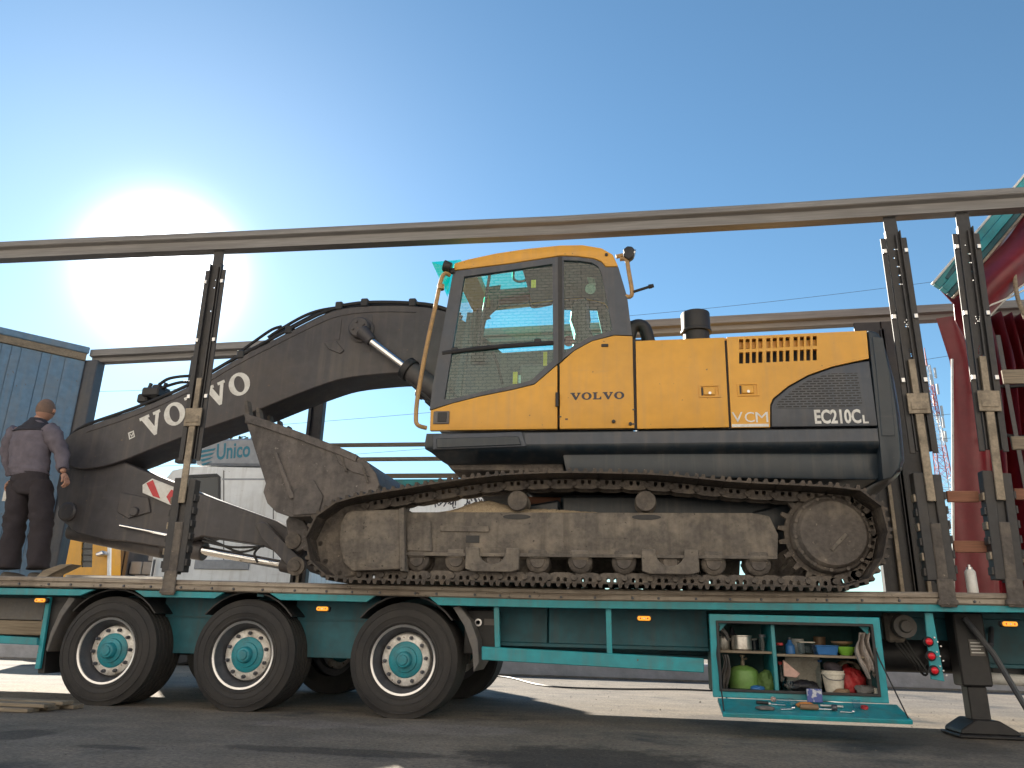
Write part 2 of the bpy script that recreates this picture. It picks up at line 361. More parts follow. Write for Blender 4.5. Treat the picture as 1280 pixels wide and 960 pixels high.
# ================================================================== SETTING
def ground_material():
    m = bpy.data.materials.new('dusty_asphalt'); m.use_nodes = True; N = m.node_tree.nodes; L = m.node_tree.links
    b = N['Principled BSDF']; tc = N.new('ShaderNodeTexCoord')
    def noise(s, d=6, r=.6):
        n = N.new('ShaderNodeTexNoise'); n.inputs['Scale'].default_value = s; n.inputs['Detail'].default_value = d; n.inputs['Roughness'].default_value = r
        L.new(tc.outputs['Object'], n.inputs['Vector']); return n
    def ramp(n, a, b_, sock='Fac'):
        r = N.new('ShaderNodeMapRange'); r.inputs['From Min'].default_value = a; r.inputs['From Max'].default_value = b_; L.new(n.outputs[sock], r.inputs['Value']); return r
    def mix(f, A, B, mode='MIX'):
        x = N.new('ShaderNodeMix'); x.data_type = 'RGBA'; x.blend_type = mode
        if hasattr(f, 'outputs'): L.new(f.outputs[0], x.inputs['Factor'])
        else: x.inputs['Factor'].default_value = f
        for k, q in (('A', A), ('B', B)):
            if isinstance(q, tuple): x.inputs[k].default_value = (*q, 1)
            else: L.new(q.outputs['Result'] if 'Result' in q.outputs else q.outputs[0], x.inputs[k])
        return x
    big = ramp(noise(.35, 8), .38, .66); mid = ramp(noise(2.2, 8, .7), .35, .7); fine = ramp(noise(38, 5, .75), .32, .68)
    c = mix(big, (.20, .175, .148), (.275, .225, .17))
    c = mix(ramp(noise(.9, 5), .56, .68), c, (.075, .072, .072))
    k = mix(mid, (.72, .72, .72), (1.15, 1.15, 1.15)); c = mix(1.0, c, k, 'MULTIPLY')
    g = mix(fine, (.5, .5, .5), (1.45, 1.45, 1.45)); c = mix(1.0, c, g, 'MULTIPLY')
    mp = N.new('ShaderNodeMapping'); mp.inputs['Scale'].default_value = (.35, 5, 1); L.new(tc.outputs['Object'], mp.inputs['Vector'])
    ns = N.new('ShaderNodeTexNoise'); ns.inputs['Scale'].default_value = 1.0; ns.inputs['Detail'].default_value = 7; L.new(mp.outputs[0], ns.inputs['Vector'])
    k = mix(ramp(ns, .38, .66), (.90, .90, .91), (1.07, 1.06, 1.04)); c = mix(1.0, c, k, 'MULTIPLY')
    # oil and damp stains, and paler patches, with ragged edges
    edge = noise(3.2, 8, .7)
    for (px, py, wx_, wy_, dk_) in STAINS_AND_PATCHES:
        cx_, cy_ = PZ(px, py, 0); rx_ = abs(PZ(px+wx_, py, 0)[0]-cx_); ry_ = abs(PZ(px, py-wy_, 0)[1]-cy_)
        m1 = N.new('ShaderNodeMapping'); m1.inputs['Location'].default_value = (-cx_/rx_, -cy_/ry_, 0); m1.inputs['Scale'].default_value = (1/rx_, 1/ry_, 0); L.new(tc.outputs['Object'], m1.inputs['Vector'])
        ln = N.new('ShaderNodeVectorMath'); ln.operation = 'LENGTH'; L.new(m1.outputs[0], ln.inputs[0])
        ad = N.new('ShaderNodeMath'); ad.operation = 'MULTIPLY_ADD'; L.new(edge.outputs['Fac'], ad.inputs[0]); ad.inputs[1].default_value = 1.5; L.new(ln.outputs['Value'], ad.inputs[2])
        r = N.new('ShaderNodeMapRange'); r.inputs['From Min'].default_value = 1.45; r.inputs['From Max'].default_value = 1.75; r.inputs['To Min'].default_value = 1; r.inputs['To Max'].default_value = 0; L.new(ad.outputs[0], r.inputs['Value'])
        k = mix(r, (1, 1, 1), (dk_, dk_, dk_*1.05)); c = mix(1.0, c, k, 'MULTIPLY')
    vo = N.new('ShaderNodeTexVoronoi'); vo.inputs['Scale'].default_value = 30; L.new(tc.outputs['Object'], vo.inputs['Vector'])
    st = ramp(vo, .0, .14, 'Distance'); c = mix(st, (.26, .235, .2), c)
    L.new(c.outputs['Result'], b.inputs['Base Color']); b.inputs['Roughness'].default_value = .9
    nb = noise(130, 5); bp = N.new('ShaderNodeBump'); bp.inputs['Strength'].default_value = .55; bp.inputs['Distance'].default_value = .012
    L.new(nb.outputs['Fac'], bp.inputs['Height']); L.new(bp.outputs[0], b.inputs['Normal'])
    return m
STAINS_AND_PATCHES = [(735, 950, 185, 18, .35), (430, 940, 200, 5, .45), (20, 918, 50, 10, .45), (140, 934, 65, 3, .5), (1120, 928, 130, 14, .6), (380, 905, 90, 6, 1.25), (560, 912, 120, 8, 1.3), (900, 900, 60, 8, .6)]
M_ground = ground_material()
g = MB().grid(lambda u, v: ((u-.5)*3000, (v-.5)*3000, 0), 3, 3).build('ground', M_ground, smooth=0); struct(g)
# loose grit and small stones lying on the asphalt
rg = random.Random(21); gm_ = MB()
for i in range(1100):
    x = rg.uniform(-6, 5); y = rg.uniform(-2.6, 5.5); r_ = rg.uniform(.003, .008)*(1.7 if rg.random() > .93 else 1)
    vs = [(x+r_*rg.uniform(.6, 1.2)*math.cos(k*1.2566), y+r_*rg.uniform(.6, 1.2)*math.sin(k*1.2566), .0) for k in range(5)]
    gm_.add(vs+[(x+rg.uniform(-.3, .3)*r_, y, r_*rg.uniform(.5, 1.1))], [(k, (k+1) % 5, 5) for k in range(5)])
M_grit = mat('grit', (.13, .115, .10), .9, var=.4, scale=20)
gt = gm_.build('grit', M_grit, smooth=0); gt['kind'] = 'stuff'
M_kerb = mat('pale_kerb_concrete', (.46, .44, .44), .85, dirt=(.3, .28, .27), amt=.7, scale=1.2, bump=.3, bscale=20)
# kerb beyond the truck and a road behind it
kb = MB().box(-40, 40, 6.6, 7.0, 0, .26).build('kerb', M_kerb, bevel=.03); struct(kb)
# far tree line and low buildings close the horizon
def foliage(name, crown, parent, n, leaf, m, rnd):
    mb = MB()
    for i in range(n):
        while True:
            p = Vector((rnd.uniform(-1, 1), rnd.uniform(-1, 1), rnd.uniform(-1, 1)))
            if p.length < 1: break
        p = p.normalized()*(p.length**.55)
        c, rx, rz = crown[rnd.randrange(len(crown))]
        q = Vector(c)+Vector((p.x*rx, p.y*rx, p.z*rz)); a = Vector((rnd.uniform(-1,1), rnd.uniform(-1,1), rnd.uniform(-1,1))).normalized()*leaf*rnd.uniform(.6, 1.5)
        b_ = a.orthogonal().normalized()*leaf*rnd.uniform(.4, .9)
        mb.add([q-a, q-b_, q+a, q+b_], [(0, 1, 2, 3)])
    return mb.build(name, m, parent, smooth=0)
M_leaf = mat('green_leaves', (.05, .075, .022), .6, dirt=(.10, .085, .02), amt=.7, scale=1.2, var=.35)
M_bark = mat('bark', (.09, .065, .045), .9, bump=.4)
def tree(px, py, Y, w, label, seed, n=2600):
    rnd = random.Random(seed); x, z = P(px, py, Y)
    t = thing('tree', label, 'tree', (x, Y, 0), 'trees beyond the parked trucks')
    tr = MB().tube([(x, Y, 0), (x+.1, Y, z*.35), (x-.1, Y+.1, z*.7), (x, Y, z*.92)], [.28, .2, .12, .05], 8, 4)
    for k in range(7):
        a = rnd.uniform(0, 6.28); h = z*rnd.uniform(.45, .8)
        tr.tube([(x, Y, h), (x+math.cos(a)*w*.4, Y+math.sin(a)*w*.4, h+w*.3), (x+math.cos(a)*w*.75, Y+math.sin(a)*w*.75, h+w*.5)], [.09, .05, .02], 6)
    tr.build('trunk', M_bark, t)
    cr = [((x+rnd.uniform(-w, w)*.7, Y+rnd.uniform(-w, w)*.7, z-w*.45-rnd.uniform(0, 1)*z*.4), w*rnd.uniform(.28, .5), w*rnd.uniform(.3, .5)) for _ in range(16)]
    cr.append(((x, Y, z-w*.4), w*.35, w*.4))
    foliage('crown', cr, t, n, .11, M_leaf, rnd)
tree(287, 541, 26, 2.2, 'leafy tree whose top shows just above the white truck roof', 3)
tree(306, 546, 29, 2.0, 'second tree top above the white truck roof, nearer the bucket', 4)

# ------------------------------------------------------------------ brick building across the yard, behind the viewer; it shows in the cab glass and bounces fill light
def brick_mat():
    m = bpy.data.materials.new('pale_bounce_brick'); m.use_nodes = True; N = m.node_tree.nodes; L = m.node_tree.links
    b = N['Principled BSDF']; b.inputs['Roughness'].default_value = .85
    tc = N.new('ShaderNodeTexCoord'); mp = N.new('ShaderNodeMapping'); mp.inputs['Rotation'].default_value = (R(90), 0, 0)
    br = N.new('ShaderNodeTexBrick'); br.inputs['Scale'].default_value = 1.0; br.inputs['Brick Width'].default_value = .30; br.inputs['Row Height'].default_value = .12
    br.inputs['Mortar Size'].default_value = .018; br.inputs['Color1'].default_value = (.72, .67, .61, 1); br.inputs['Color2'].default_value = (.60, .54, .48, 1); br.inputs['Mortar'].default_value = (.20, .19, .18, 1)
    L.new(tc.outputs['Object'], mp.inputs['Vector']); L.new(mp.outputs[0], br.inputs['Vector']); L.new(br.outputs['Color'], b.inputs['Base Color'])
    return m
M_brick = brick_mat()
bb = thing('bounce_brick_building', 'long pale brick building across the yard, mirrored in the excavator cab windows, set nearer, taller and paler to bounce fill light', 'building', (0, -20, 0))  # mirrored building, set nearer, taller and paler to bounce fill light
wins = [(x, z) for x in [-40, -34, -28, 22, 28, 34, 40] for z in (2.2, 6.0, 9.8, 13.6)]
bm_ = MB().holed([(-46, 0), (46, 0), (46, 21), (-46, 21)], [[(x-.8, z), (x+.8, z), (x+.8, z+1.7), (x-.8, z+1.7)] for x, z in wins], -20.4, -20)
bm_.build('wall', M_brick, bb, smooth=0)
MB().box(-46, 46, -32, -20.41, 0, 20.9).build('rear_block', M_brick, bb, smooth=0)
MB().box(-46.3, 46.3, -32.3, -19.7, 21.0, 21.35).build('cornice', M_concrete, bb, bevel=.04)
M_win = simple('window_glass', (.03, .04, .05), .06)
for x, z in wins:
    w = MB().box(x-.78, x+.78, -20.3, -20.25, z+.02, z+1.68).build('window', M_win, bb, smooth=0)
    MB().box(x-.03, x+.03, -20.24, -20.2, z+.02, z+1.68).box(x-.8, x+.8, -20.24, -20.2, z+1.1, z+1.16).build('frame', M_white, w, smooth=0)

# ================================================================== SEMI TRAILER
XL = P(121, 452, 2.60)[0]
XR = 6.2
tr = thing('semi_trailer', 'teal open-sided curtain trailer with its frame bare, carrying the excavator', 'trailer', (0, 1.25, 0))
DZ = 1.005                                                   # deck top
strip = PP([(-160, 716), (0, 720), (120, 722), (350, 728), (580, 733), (700, 736), (930, 738.5), (1160, 740), (1280, 742), (1500, 746)], 0)
strip[0] = (XL, strip[1][1]); strip[-1] = (XR, strip[-1][1])
MB().sweep(strip, [(.06, 0), (-.012, 0), (-.02, -.01), (-.02, -.036), (-.006, -.040), (-.006, -.046), (-.022, -.05), (-.022, -.078), (-.012, -.088), (.06, -.088)]).build('edge_profile', M_alu, tr, smooth=20)
for i in range(40):                                          # rivets along the edge profile
    x = XL+.3+i*.25
    if x > 5: break
    j = max(k for k in range(len(strip)) if strip[k][0] <= x); a, b_ = strip[j], strip[min(j+1, len(strip)-1)]
    z = a[1]+(b_[1]-a[1])*((x-a[0])/(max(1e-6, b_[0]-a[0])))
    if i == 0: RIV = MB().cyl((0, 0, 0), (0, -.012, 0), .011, .008, 8).mesh('rivet'); RIV.materials.append(M_rim)
    inst('rivet', RIV, tr, (x+random.uniform(-.04, .04), -.022, z-.064))
# floor boards
FB = MB().box(0, 2.9, -.24, .24, -.03, 0).mesh('floor_board', bevel=.004); FB.materials.append(M_wood)
for j in range(5):
    for i in range(4): inst('floor_board', FB, tr, (XL+.05+i*2.92, .31+j*.49, DZ))
for y in (.66, 1.75):
    MB().box(XL+.1, XR, y, y+.14, .86, .94).box(XL+.1, XR, y+.055, y+.085, .52, .86).box(XL+.1, XR, y, y+.14, .49, .52).build('chassis_beam', M_tealshade, tr, bevel=.004)
for i in range(13):
    x = XL+.5+i*.86
    MB().box(x, x+.06, .07, 2.5, .90, .965).build('cross_member', M_tealshade, tr)
# teal side beam, cut away above the wheels
def bandseg(pts):  # px quad on near side
    MB().prism(PP(pts, -.005), -.005, .03).build('side_beam', M_teal, tr, bevel=.003)
bandseg([(-300, 724), (-20, 734.5), (118, 737), (100, 744.5), (-20, 743), (-300, 733)])
bandseg([(168, 738), (280, 740.5), (268, 748), (180, 746)])
bandseg([(336, 741), (470, 744), (458, 752.5), (350, 750)])
bandseg([(535, 745.5), (700, 749), (930, 751.5), (1160, 753.5), (1400, 757), (1400, 767), (1160, 764.5), (930, 762.5), (700, 760), (548, 756.5)])
# far side edge, beam, rails
zf = strip[3][1]
MB().box(XL, XR, 2.52, 2.60, zf-.09, zf).build('edge_profile', M_alu, tr, bevel=.004)
MB().box(XL, XR, 2.57, 2.60, zf-.17, zf-.091).build('side_beam', M_teal, tr)
rail = PP([(-160, 330), (0, 323.5), (120, 318), (300, 311), (580, 298.5), (700, 293.5), (1000, 277), (1160, 267), (1280, 259.5), (1500, 245)], 0)
rail[0] = (XL, rail[0][1]); rail[-1] = (XR, rail[-1][1]+.05)
MB().sweep(rail, [(-.012, .0), (.10, .0), (.12, .06), (.12, .168), (-.05, .168), (-.055, .155), (-.055, .112), (-.046, .104), (-.03, .10), (-.012, .09)]).build('roof_rail', M_rail, tr, smooth=20)
fr0, fr1 = P(122, 456, 2.6), P(1150, 404, 2.6)
fr0 = (XL, fr0[1]); sl_ = (fr1[1]-fr0[1])/(fr1[0]-fr0[0]); fr1 = (XR, fr0[1]+sl_*(XR-XL))
def frz(x): return fr0[1]+sl_*(x-XL)
MB().sweep([fr0, fr1], [(2.50, 0), (2.62, 0), (2.62, .16), (2.44, .16), (2.44, .07), (2.50, .06)]).build('roof_rail', M_rail, tr, smooth=20)
# end wall at the left
ewz = P(118, 446, 2.55)[1]+.03
wx, wy = PZ(0, 409, ewz+.05); w0 = Vector((XL, 2.42)); wd = (Vector((wx, wy))-w0).normalized(); wn_ = Vector((-wd.y, wd.x))
if wn_.x < 0: wn_ = -wn_                                     # towards the load
def wbox(mb, a, b_, d0, d1, z0, z1):
    q = [w0+wd*a+wn_*d0, w0+wd*b_+wn_*d0, w0+wd*b_+wn_*d1, w0+wd*a+wn_*d1]
    return mb.add([(p.x, p.y, z0) for p in q]+[(p.x, p.y, z1) for p in q], [(0,3,2,1),(4,5,6,7),(0,1,5,4),(1,2,6,5),(2,3,7,6),(3,0,4,7)])
dr = wbox(MB(), .02, 2.46, -.045, -.02, DZ-.05, ewz-.14).build('end_door', M_blue, tr, smooth=0)
rnd_ = random.Random(9); a = .03
while a < 2.40:
    b_ = a+rnd_.choice((.10, .13, .16, .22)); wbox(MB(), a, min(b_, 2.44), -.0195, rnd_.uniform(-.012, -.004), DZ-.04, ewz-.145).build('door_plank', M_blue, dr, bevel=.003); a = b_+.006
wbox(MB(), .0, 2.48, -.06, .03, ewz-.04, ewz+.05).build('door_cap', M_blue, dr, bevel=.01)
wbox(MB(), .02, 2.46, -.05, .012, ewz-.138, ewz-.041).build('door_batten', M_wood, dr, bevel=.004)
wbox(MB(), 1.05, 1.09, -.002, .03, DZ, ewz-.2).build('lock_rod', M_slate, dr, bevel=.004)
MB().box(XL-.05, XL+.14, 2.43, 2.60, DZ-.1, fr0[1]+.01).build('corner_post', M_slate, tr, bevel=.01)
MB().box(XL-.05, XL+.10, .0, .14, DZ-.1, rail[0][1]+.01).build('corner_post', M_slate, tr, bevel=.01)
MB().box(XR-.1, XR, .1, 2.5, DZ, 3.7).build('front_wall', M_slate, tr, bevel=.01)
# near posts
def near_post(T, B, rim_dx=0):
    root = MB()
    T, B = P(*T, 0), P(*B, 0); L_ = math.hypot(T[0]-B[0], T[1]-B[1])
    ax = Vector((T[0]-B[0], T[1]-B[1])); d = ax.normalized(); c = Vector((d.y, -d.x))
    W = lambda s_, t: tuple(Vector(B)+ax*t+c*s_)
    holes = []
    for t in [.90, .875, .85, .825, .80, .70, .694, .688, .682, .62, .614, .608, .602, .596, .590]:
        h = .006; o = random.uniform(-.01, .02)
        holes.append([W(o-h, t-h/L_), W(o+h, t-h/L_), W(o+h, t+h/L_), W(o-h, t+h/L_)])
    root.holed([W(-.052, .357), W(.058, .357), W(.058, .945), W(.05, 1.012), W(-.05, 1.012), W(-.052, .945)], holes, .02, .028)
    po = root.build('post', M_post, tr, smooth=0)
    MB().obox(B, T, -.058, -.05, .357, .95, -.012, .03).obox(B, T, .056, .064, .357, .95, -.012, .03).obox(B, T, .020, .032, .357, .94, -.004, .018).build('post_web', M_post, po, smooth=0)
    MB().obox(B, T, -.102, -.060, .352, .930, .0, .014).build('post_flange', M_post, po, bevel=.003)
    MB().obox(B, T, .066, .108, .352, .930, .0, .014).build('post_flange', M_post, po, bevel=.003)
    for t in (.885, .70, .53):
        for s0 in (-.098, .072): MB().obox(B, T, s0, s0+.03, t, t+.012, -.016, .004).build('clip', M_lip, po, bevel=.003)
    MB().obox(B, T, -.024, .026, .46, .59, -.018, .016).build('locking_strip', M_tan, po, bevel=.003)
    MB().obox(B, T, -.032, .030, .235, .452, -.024, -.004).build('locking_lever', M_tan, po, bevel=.004)
    MB().obox(B, T, -.080, .082, .448, .500, -.034, -.019).obox(B, T, -.06, .062, .458, .476, -.040, -.033).build('lock_plate', M_tan, po, bevel=.004)
    MB().obox(B, T, -.105, -.030, .055, .305, -.004, .085).obox(B, T, .034, .098, .055, .300, -.004, .085).obox(B, T, -.030, .034, .05, .285, .02, .08).build('lower_post', M_post, po, bevel=.004)
    for k in range(6):
        t = .065+k*.034
        MB().obox(B, T, -.122, -.106, t, t+.018, .0, .07).build('board_pocket', M_tan if k % 2 else M_post, po, bevel=.003)
        MB().obox(B, T, .099, .116, t+.006, t+.024, .0, .07).build('board_pocket', M_post, po, bevel=.003)
    MB().obox(B, T, -.036, .040, .042, .185, -.016, .019).build('hinge_strap', M_steel, po, bevel=.006)
    MB().obox(B, T, -.055, .062, -.004, .058, -.042, -.024).obox(B, T, -.07, .07, .0, .012, -.05, -.024).build('foot', M_steel, po, bevel=.006)
    return po
near_post((273, 311), (212, 742)); near_post((1112, 268), (1183, 757)); near_post((1203, 262), (1268, 757))
# far posts
def far_post(px, w=.17, y=2.46):
    x = P(px, 520, y)[0]; z1 = frz(x)
    po = MB().box(x-w/2, x+w/2, y+.03, y+.05, DZ-.1, z1).build('post', M_post, tr, smooth=0)
    MB().box(x-w/2-.01, x-w/2+.03, y-.01, y+.09, DZ-.1, z1-.1).build('post_flange', M_post, po, bevel=.004)
    MB().box(x+w/2-.03, x+w/2+.01, y-.01, y+.09, DZ-.1, z1-.1).build('post_flange', M_post, po, bevel=.004)
    MB().box(x-.02, x+.02, y-.02, y+.03, DZ, DZ+1.4).build('locking_lever', M_tan, po, bevel=.004)
far_post(394); far_post(1100, .30); far_post(1132, .26)
x = P(238, 520, 2.46)[0]
po = MB().box(x-.12, x+.12, 2.46, 2.56, P(238, 578, 2.46)[1], frz(x)).build('post', M_post, tr, bevel=.006)
# side boards slotted between the far posts, and boards at the right end
xa, xb = P(404, 560, 2.5)[0], P(720, 560, 2.5)[0]
for py, h in ((556, .05), (574, .05), (595, .055)):
    z = P(500, py, 2.5)[1]; MB().box(xa, xb, 2.48, 2.505, z-h/2, z+h/2).build('side_board', M_wood, tr, bevel=.004)
z = P(500, 601, 2.55)[1]; MB().box(xa, xb, 2.55, 2.57, z-.06, z+.02).build('side_board', M_teal, tr, bevel=.004)
for (x0, x1, y0, y1, m) in ((1251, 1330, 463, 479, M_wood), (1262, 1330, 546, 562, M_wood), (1182, 1224, 614, 628, M_redwood), (1266, 1330, 611, 625, M_redwood), (1190, 1234, 676, 691, M_redwood), (1268, 1330, 690, 704, M_wood)):
    a, b_ = P(x0, y0, .12), P(x1, y1, .12)
    MB().box(a[0], b_[0], .10, .125, b_[1], a[1]).build('side_board', m, tr, bevel=.004)
# wheels
M_thub = mat('teal_hub', (.016, .26, .33), .42, dirt=(.08, .11, .11), amt=.6, scale=9)
def wheel(x, y, flip=False):
    s_ = -1 if flip else 1; c = (x, y, .434); r = .445
    w = bpy.data.objects.new('wheel', None)
    tp = [(.262, .02), (.276, .006), (.284, .0), (.287, -.006), (.296, -.006), (.299, -.001), (.33, -.009), (.333, -.014), (.34, -.014), (.343, -.010), (.372, -.010), (.39, -.004), (.393, -.009), (.399, -.008), (.402, .0), (.418, .012), (.434, .022)]
    prof = [(q, o*s_) for q, o in tp]
    for k in range(7):
        a = .028+k*.056
        prof += [(.444, a*s_), (.445, (a+.040)*s_), (.430, (a+.043)*s_), (.430, (a+.053)*s_)]
    prof += [(.425, .425*s_), (.36, .44*s_), (.265, .41*s_)]
    tm = MB().lathe(c, prof, 64, close=True)
    def settle(p):
        k = max(0, .06-p[2])/.06
        return (p[0], p[1]+(.018*k*k*(-s_ if abs(p[1]-y) < .1 else (s_ if abs(p[1]-y) > .36 else 0))), max(p[2], .0015))
    tm.v = [settle(p) for p in tm.v]; ty = tm.build('wheel', M_rubber, tr, smooth=30)
    MB().lathe(c, [(q, o*s_) for q, o in ((.252, .008), (.268, .004), (.272, .014), (.262, .022), (.252, .022))], 48, close=True).build('rim_lip', M_lip, ty)
    MB().lathe(c, [(q, o*s_) for q, o in ((.266, .02), (.253, .02), (.244, .05), (.225, .09), (.212, .135), (.20, .19), (.20, .30), (.266, .30))], 48, close=True).build('rim', M_rim, ty)
    MB().lathe(c, [(q, o*s_) for q, o in ((.13, .095), (.185, .093), (.200, .102), (.207, .13), (.214, .15), (.214, .165), (.13, .165))], 40, close=True).build('wheel_disc', M_silver, ty)
    MB().lathe(c, [(q, o*s_) for q, o in ((.142, .12), (.141, .088), (.132, .080), (.10, .076), (.096, .062), (.066, .056), (.062, .020), (.054, .010), (.040, .008), (.036, -.006), (.001, -.008))], 32).build('hub', M_thub, ty)
    if not hasattr(wheel, 'nut'):
        wheel.nut = MB().cyl((0, .004, 0), (0, -.028, 0), .016, .015, 6).cyl((0, -.028, 0), (0, -.042, 0), .009, .007, 8).mesh('wheel_nut'); wheel.nut.materials.append(M_rim)
    for k in range(10):
        a = k*math.pi/5+x*1.7
        inst('wheel_nut', wheel.nut, ty, (x+.172*math.cos(a), y+.093*s_, .434+.172*math.sin(a)), (0 if not flip else math.pi, 0, 0))
    bpy.data.objects.remove(w)
    return ty
WX = [-4.40, -3.165, -1.80]
for x in WX:
    wheel(x, .055); wheel(x, 2.50, True)
    MB().cyl((x, .4, .445), (x, 2.15, .445), .07, None, 14).build('axle', M_black, tr)
    MB().box(x-.06, x+.06, .60, .70, .42, .60).box(x-.10, x+.5, .62, .68, .55, .62).build('axle_bracket', M_black, tr, bevel=.01)
    MB().cyl((x+.32, .62, .40), (x+.32, .62, .62), .12, .13, 16).build('air_spring', M_rubber, tr)
# wheel housings, mudguards
def arc(cx, r, a0, a1, k=10): return [(cx+r*math.cos(R(a0+(a1-a0)*i/k)), .445+r*math.sin(R(a0+(a1-a0)*i/k))) for i in range(k+1)]
for x in WX:
    a = arc(x, .485, 38, 142); b_ = arc(x, .497, 142, 38)
    MB().prism(a+b_, .07, .52).build('mudguard', M_black, tr, smooth=30)
for x0, x1 in ((WX[0]+.40, WX[1]-.40), (WX[1]+.40, WX[2]-.40)):
    MB().box(x0-.1, x1+.1, .34, .37, .42, .93).build('mudguard_panel', M_tealshade, tr, bevel=.004)
    MB().box(x0-.13, x1+.13, .325, .339, .72, .735).build('panel_seam', M_tealshade, tr)
# right mudguard wing of the last wheel and left one of the first
q = PP([(566, 759), (574, 757), (588, 775), (597, 800), (599, 828), (592, 840), (590, 812), (580, 782)], .06)
MB().prism(q, .06, .50).build('mudguard', M_gpaint, tr, bevel=.004)
q = PP([(86, 746), (94, 748), (78, 770), (66, 795), (59, 815), (57, 812), (63, 790), (74, 765)], .06)
MB().prism(q, .06, .50).build('mudguard', M_gpaint, tr, bevel=.004)
q = PP([(62, 746), (86, 746), (70, 775), (58, 806), (55, 842), (47, 842), (47, 836)], .10)
MB().prism(q, .10, .50).build('mud_flap', M_black, tr, bevel=.004)
q = PP([(58, 746), (63, 746), (49, 836), (43, 836)], .06); MB().prism(q, .06, .09).build('guard_bracket', M_teal, tr, bevel=.003)
q = PP([(-260, 780), (46, 797), (46, 806.5), (-260, 792)], .03); MB().prism(q, .03, .06).build('side_guard', M_teal, tr, bevel=.004)
for a, b_ in (((-260, 742), (52, 778)), ((-260, 779), (52, 795))):
    p0, p1 = P(*a, .26), P(*b_, .26)
    MB().box(p0[0], p1[0], .26, .30, p1[1]+.004, p1[1]+.14 if a[1] > 760 else P(52, 748, .26)[1]).build('pallet_locker_panel', M_gpaint if a[1] < 760 else M_wood, tr, bevel=.006)
# marker lamps
def marker(px, py, m=M_amber, Y=.0):
    x, z = P(px, py, Y)
    b0 = MB().prism([(x+dx, z+dz) for dx, dz in ((-.062, 0), (-.052, .022), (.052, .022), (.062, 0), (.052, -.022), (-.052, -.022))], Y-.012, Y+.03).build('marker_lamp', M_black, tr, bevel=.004)
    MB().prism([(x+dx, z+dz) for dx, dz in ((-.052, 0), (-.045, .017), (.045, .017), (.052, 0), (.045, -.017), (-.045, -.017))], Y-.028, Y-.011).build('lens', m, b0, bevel=.006)
    for dx in (-.028, 0, .028): MB().cyl((x+dx, Y-.026, z), (x+dx, Y-.031, z), .007, .005, 8).build('lamp_bead', M_redl if dx else M_wlet, b0)
marker(52, 750.5); marker(404, 761); marker(805, 773); marker(1261, 780)
# side guard, its hangers and the locker panel behind
q = PP([(602, 808), (880, 823), (880, 841), (602, 825)], .0); MB().prism(q, .0, .035).build('side_guard', M_teal, tr, bevel=.005)
for a in ((617, 757, 623.5, 811), (757, 760, 764, 819)):
    MB().prism(PP([(a[0], a[1]), (a[2], a[1]), (a[2]+1.5, a[3]), (a[0]+1.5, a[3])], .036), .036, .075).build('guard_hanger', M_teal, tr, bevel=.003)
x0, x1 = P(624, 780, .42)[0], P(684, 780, .42)[0]; x2, x3 = P(686, 780, .42)[0], P(762, 780, .42)[0]; x4 = P(884, 780, .42)[0]
zb, zt = P(760, 806, .42)[1], .93
for a, b_ in ((x0, x1), (x2, x3), (x3+.012, x4)): MB().box(a, b_, .42, .45, zb, zt).build('locker_panel', M_tealshade, tr, bevel=.004)
MB().box(x0, x4, .40, .46, zb-.03, zb-.001).build('locker_sill', M_tealshade, tr, bevel=.003)
q = PP([(592, 772), (600, 772), (600, 780), (592, 780)], .2)
xx, zz = P(597, 778, .2); vb = MB().box(xx-.12, xx+.16, .24, .38, zz-.25, zz+.1).build('valve_box', M_black, tr, bevel=.01)
MB().lathe((xx, .235, zz), [(.030, 0), (.030, -.012), (.018, -.012), (.018, .0)], 16).build('air_coupling', M_lip, vb)
MB().box(xx+.05, xx+.14, .228, .239, zz-.02, zz+.03).build('data_plate', M_gpaint, vb)
# tool locker
def BP(px, py): return P(px, py, -.01)
TL, TR, BR, BL = BP(883, 768), BP(1098, 771), BP(1113, 880), BP(895, 871)
bx0, bx1, bz0, bz1 = TL[0], TR[0], (BL[1]+BR[1])/2, (TL[1]+TR[1])/2
bx0 = (TL[0]+BL[0])/2; bx1 = (TR[0]+BR[0])/2
tb = MB().holed([(bx0, bz0), (bx1, bz0), (bx1, bz1), (bx0, bz1)], [[(bx0+.055, bz0+.05), (bx1-.06, bz0+.05), (bx1-.06, bz1-.055), (bx0+.055, bz1-.055)]], -.01, .03).build('tool_locker', M_teal, tr, bevel=.004)
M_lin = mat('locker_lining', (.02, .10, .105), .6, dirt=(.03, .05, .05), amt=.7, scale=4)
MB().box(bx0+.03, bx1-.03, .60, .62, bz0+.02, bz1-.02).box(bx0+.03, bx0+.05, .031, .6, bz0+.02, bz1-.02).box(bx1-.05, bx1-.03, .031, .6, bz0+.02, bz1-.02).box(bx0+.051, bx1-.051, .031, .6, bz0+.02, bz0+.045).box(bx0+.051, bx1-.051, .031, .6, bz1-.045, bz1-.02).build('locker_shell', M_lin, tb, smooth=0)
a0, a1, c0, c1 = bx0+.055, bx1-.06, bz0+.05, bz1-.055
MB().holed([(a0-.008, c0-.008), (a1+.008, c0-.008), (a1+.008, c1+.008), (a0-.008, c1+.008)], [[(a0+.012, c0+.012), (a1-.012, c0+.012), (a1-.012, c1-.012), (a0+.012, c1-.012)]], -.022, -.0105).build('door_seal', M_black, tb, bevel=.003)
xd = P(966, 815, .02)[0]
MB().box(xd, xd+.028, .032, .50, c0, c1).build('divider', M_teal, tb, bevel=.003)
zs1 = P(930, 813.5, .06)[1]; zs2 = P(1030, 819, .06)[1]
MB().box(a0, xd-.002, .05, .55, zs1-.018, zs1).build('shelf', M_wood, tb, bevel=.003)
MB().box(xd+.03, a1, .05, .55, zs2-.018, zs2).build('shelf', M_wood, tb, bevel=.003)
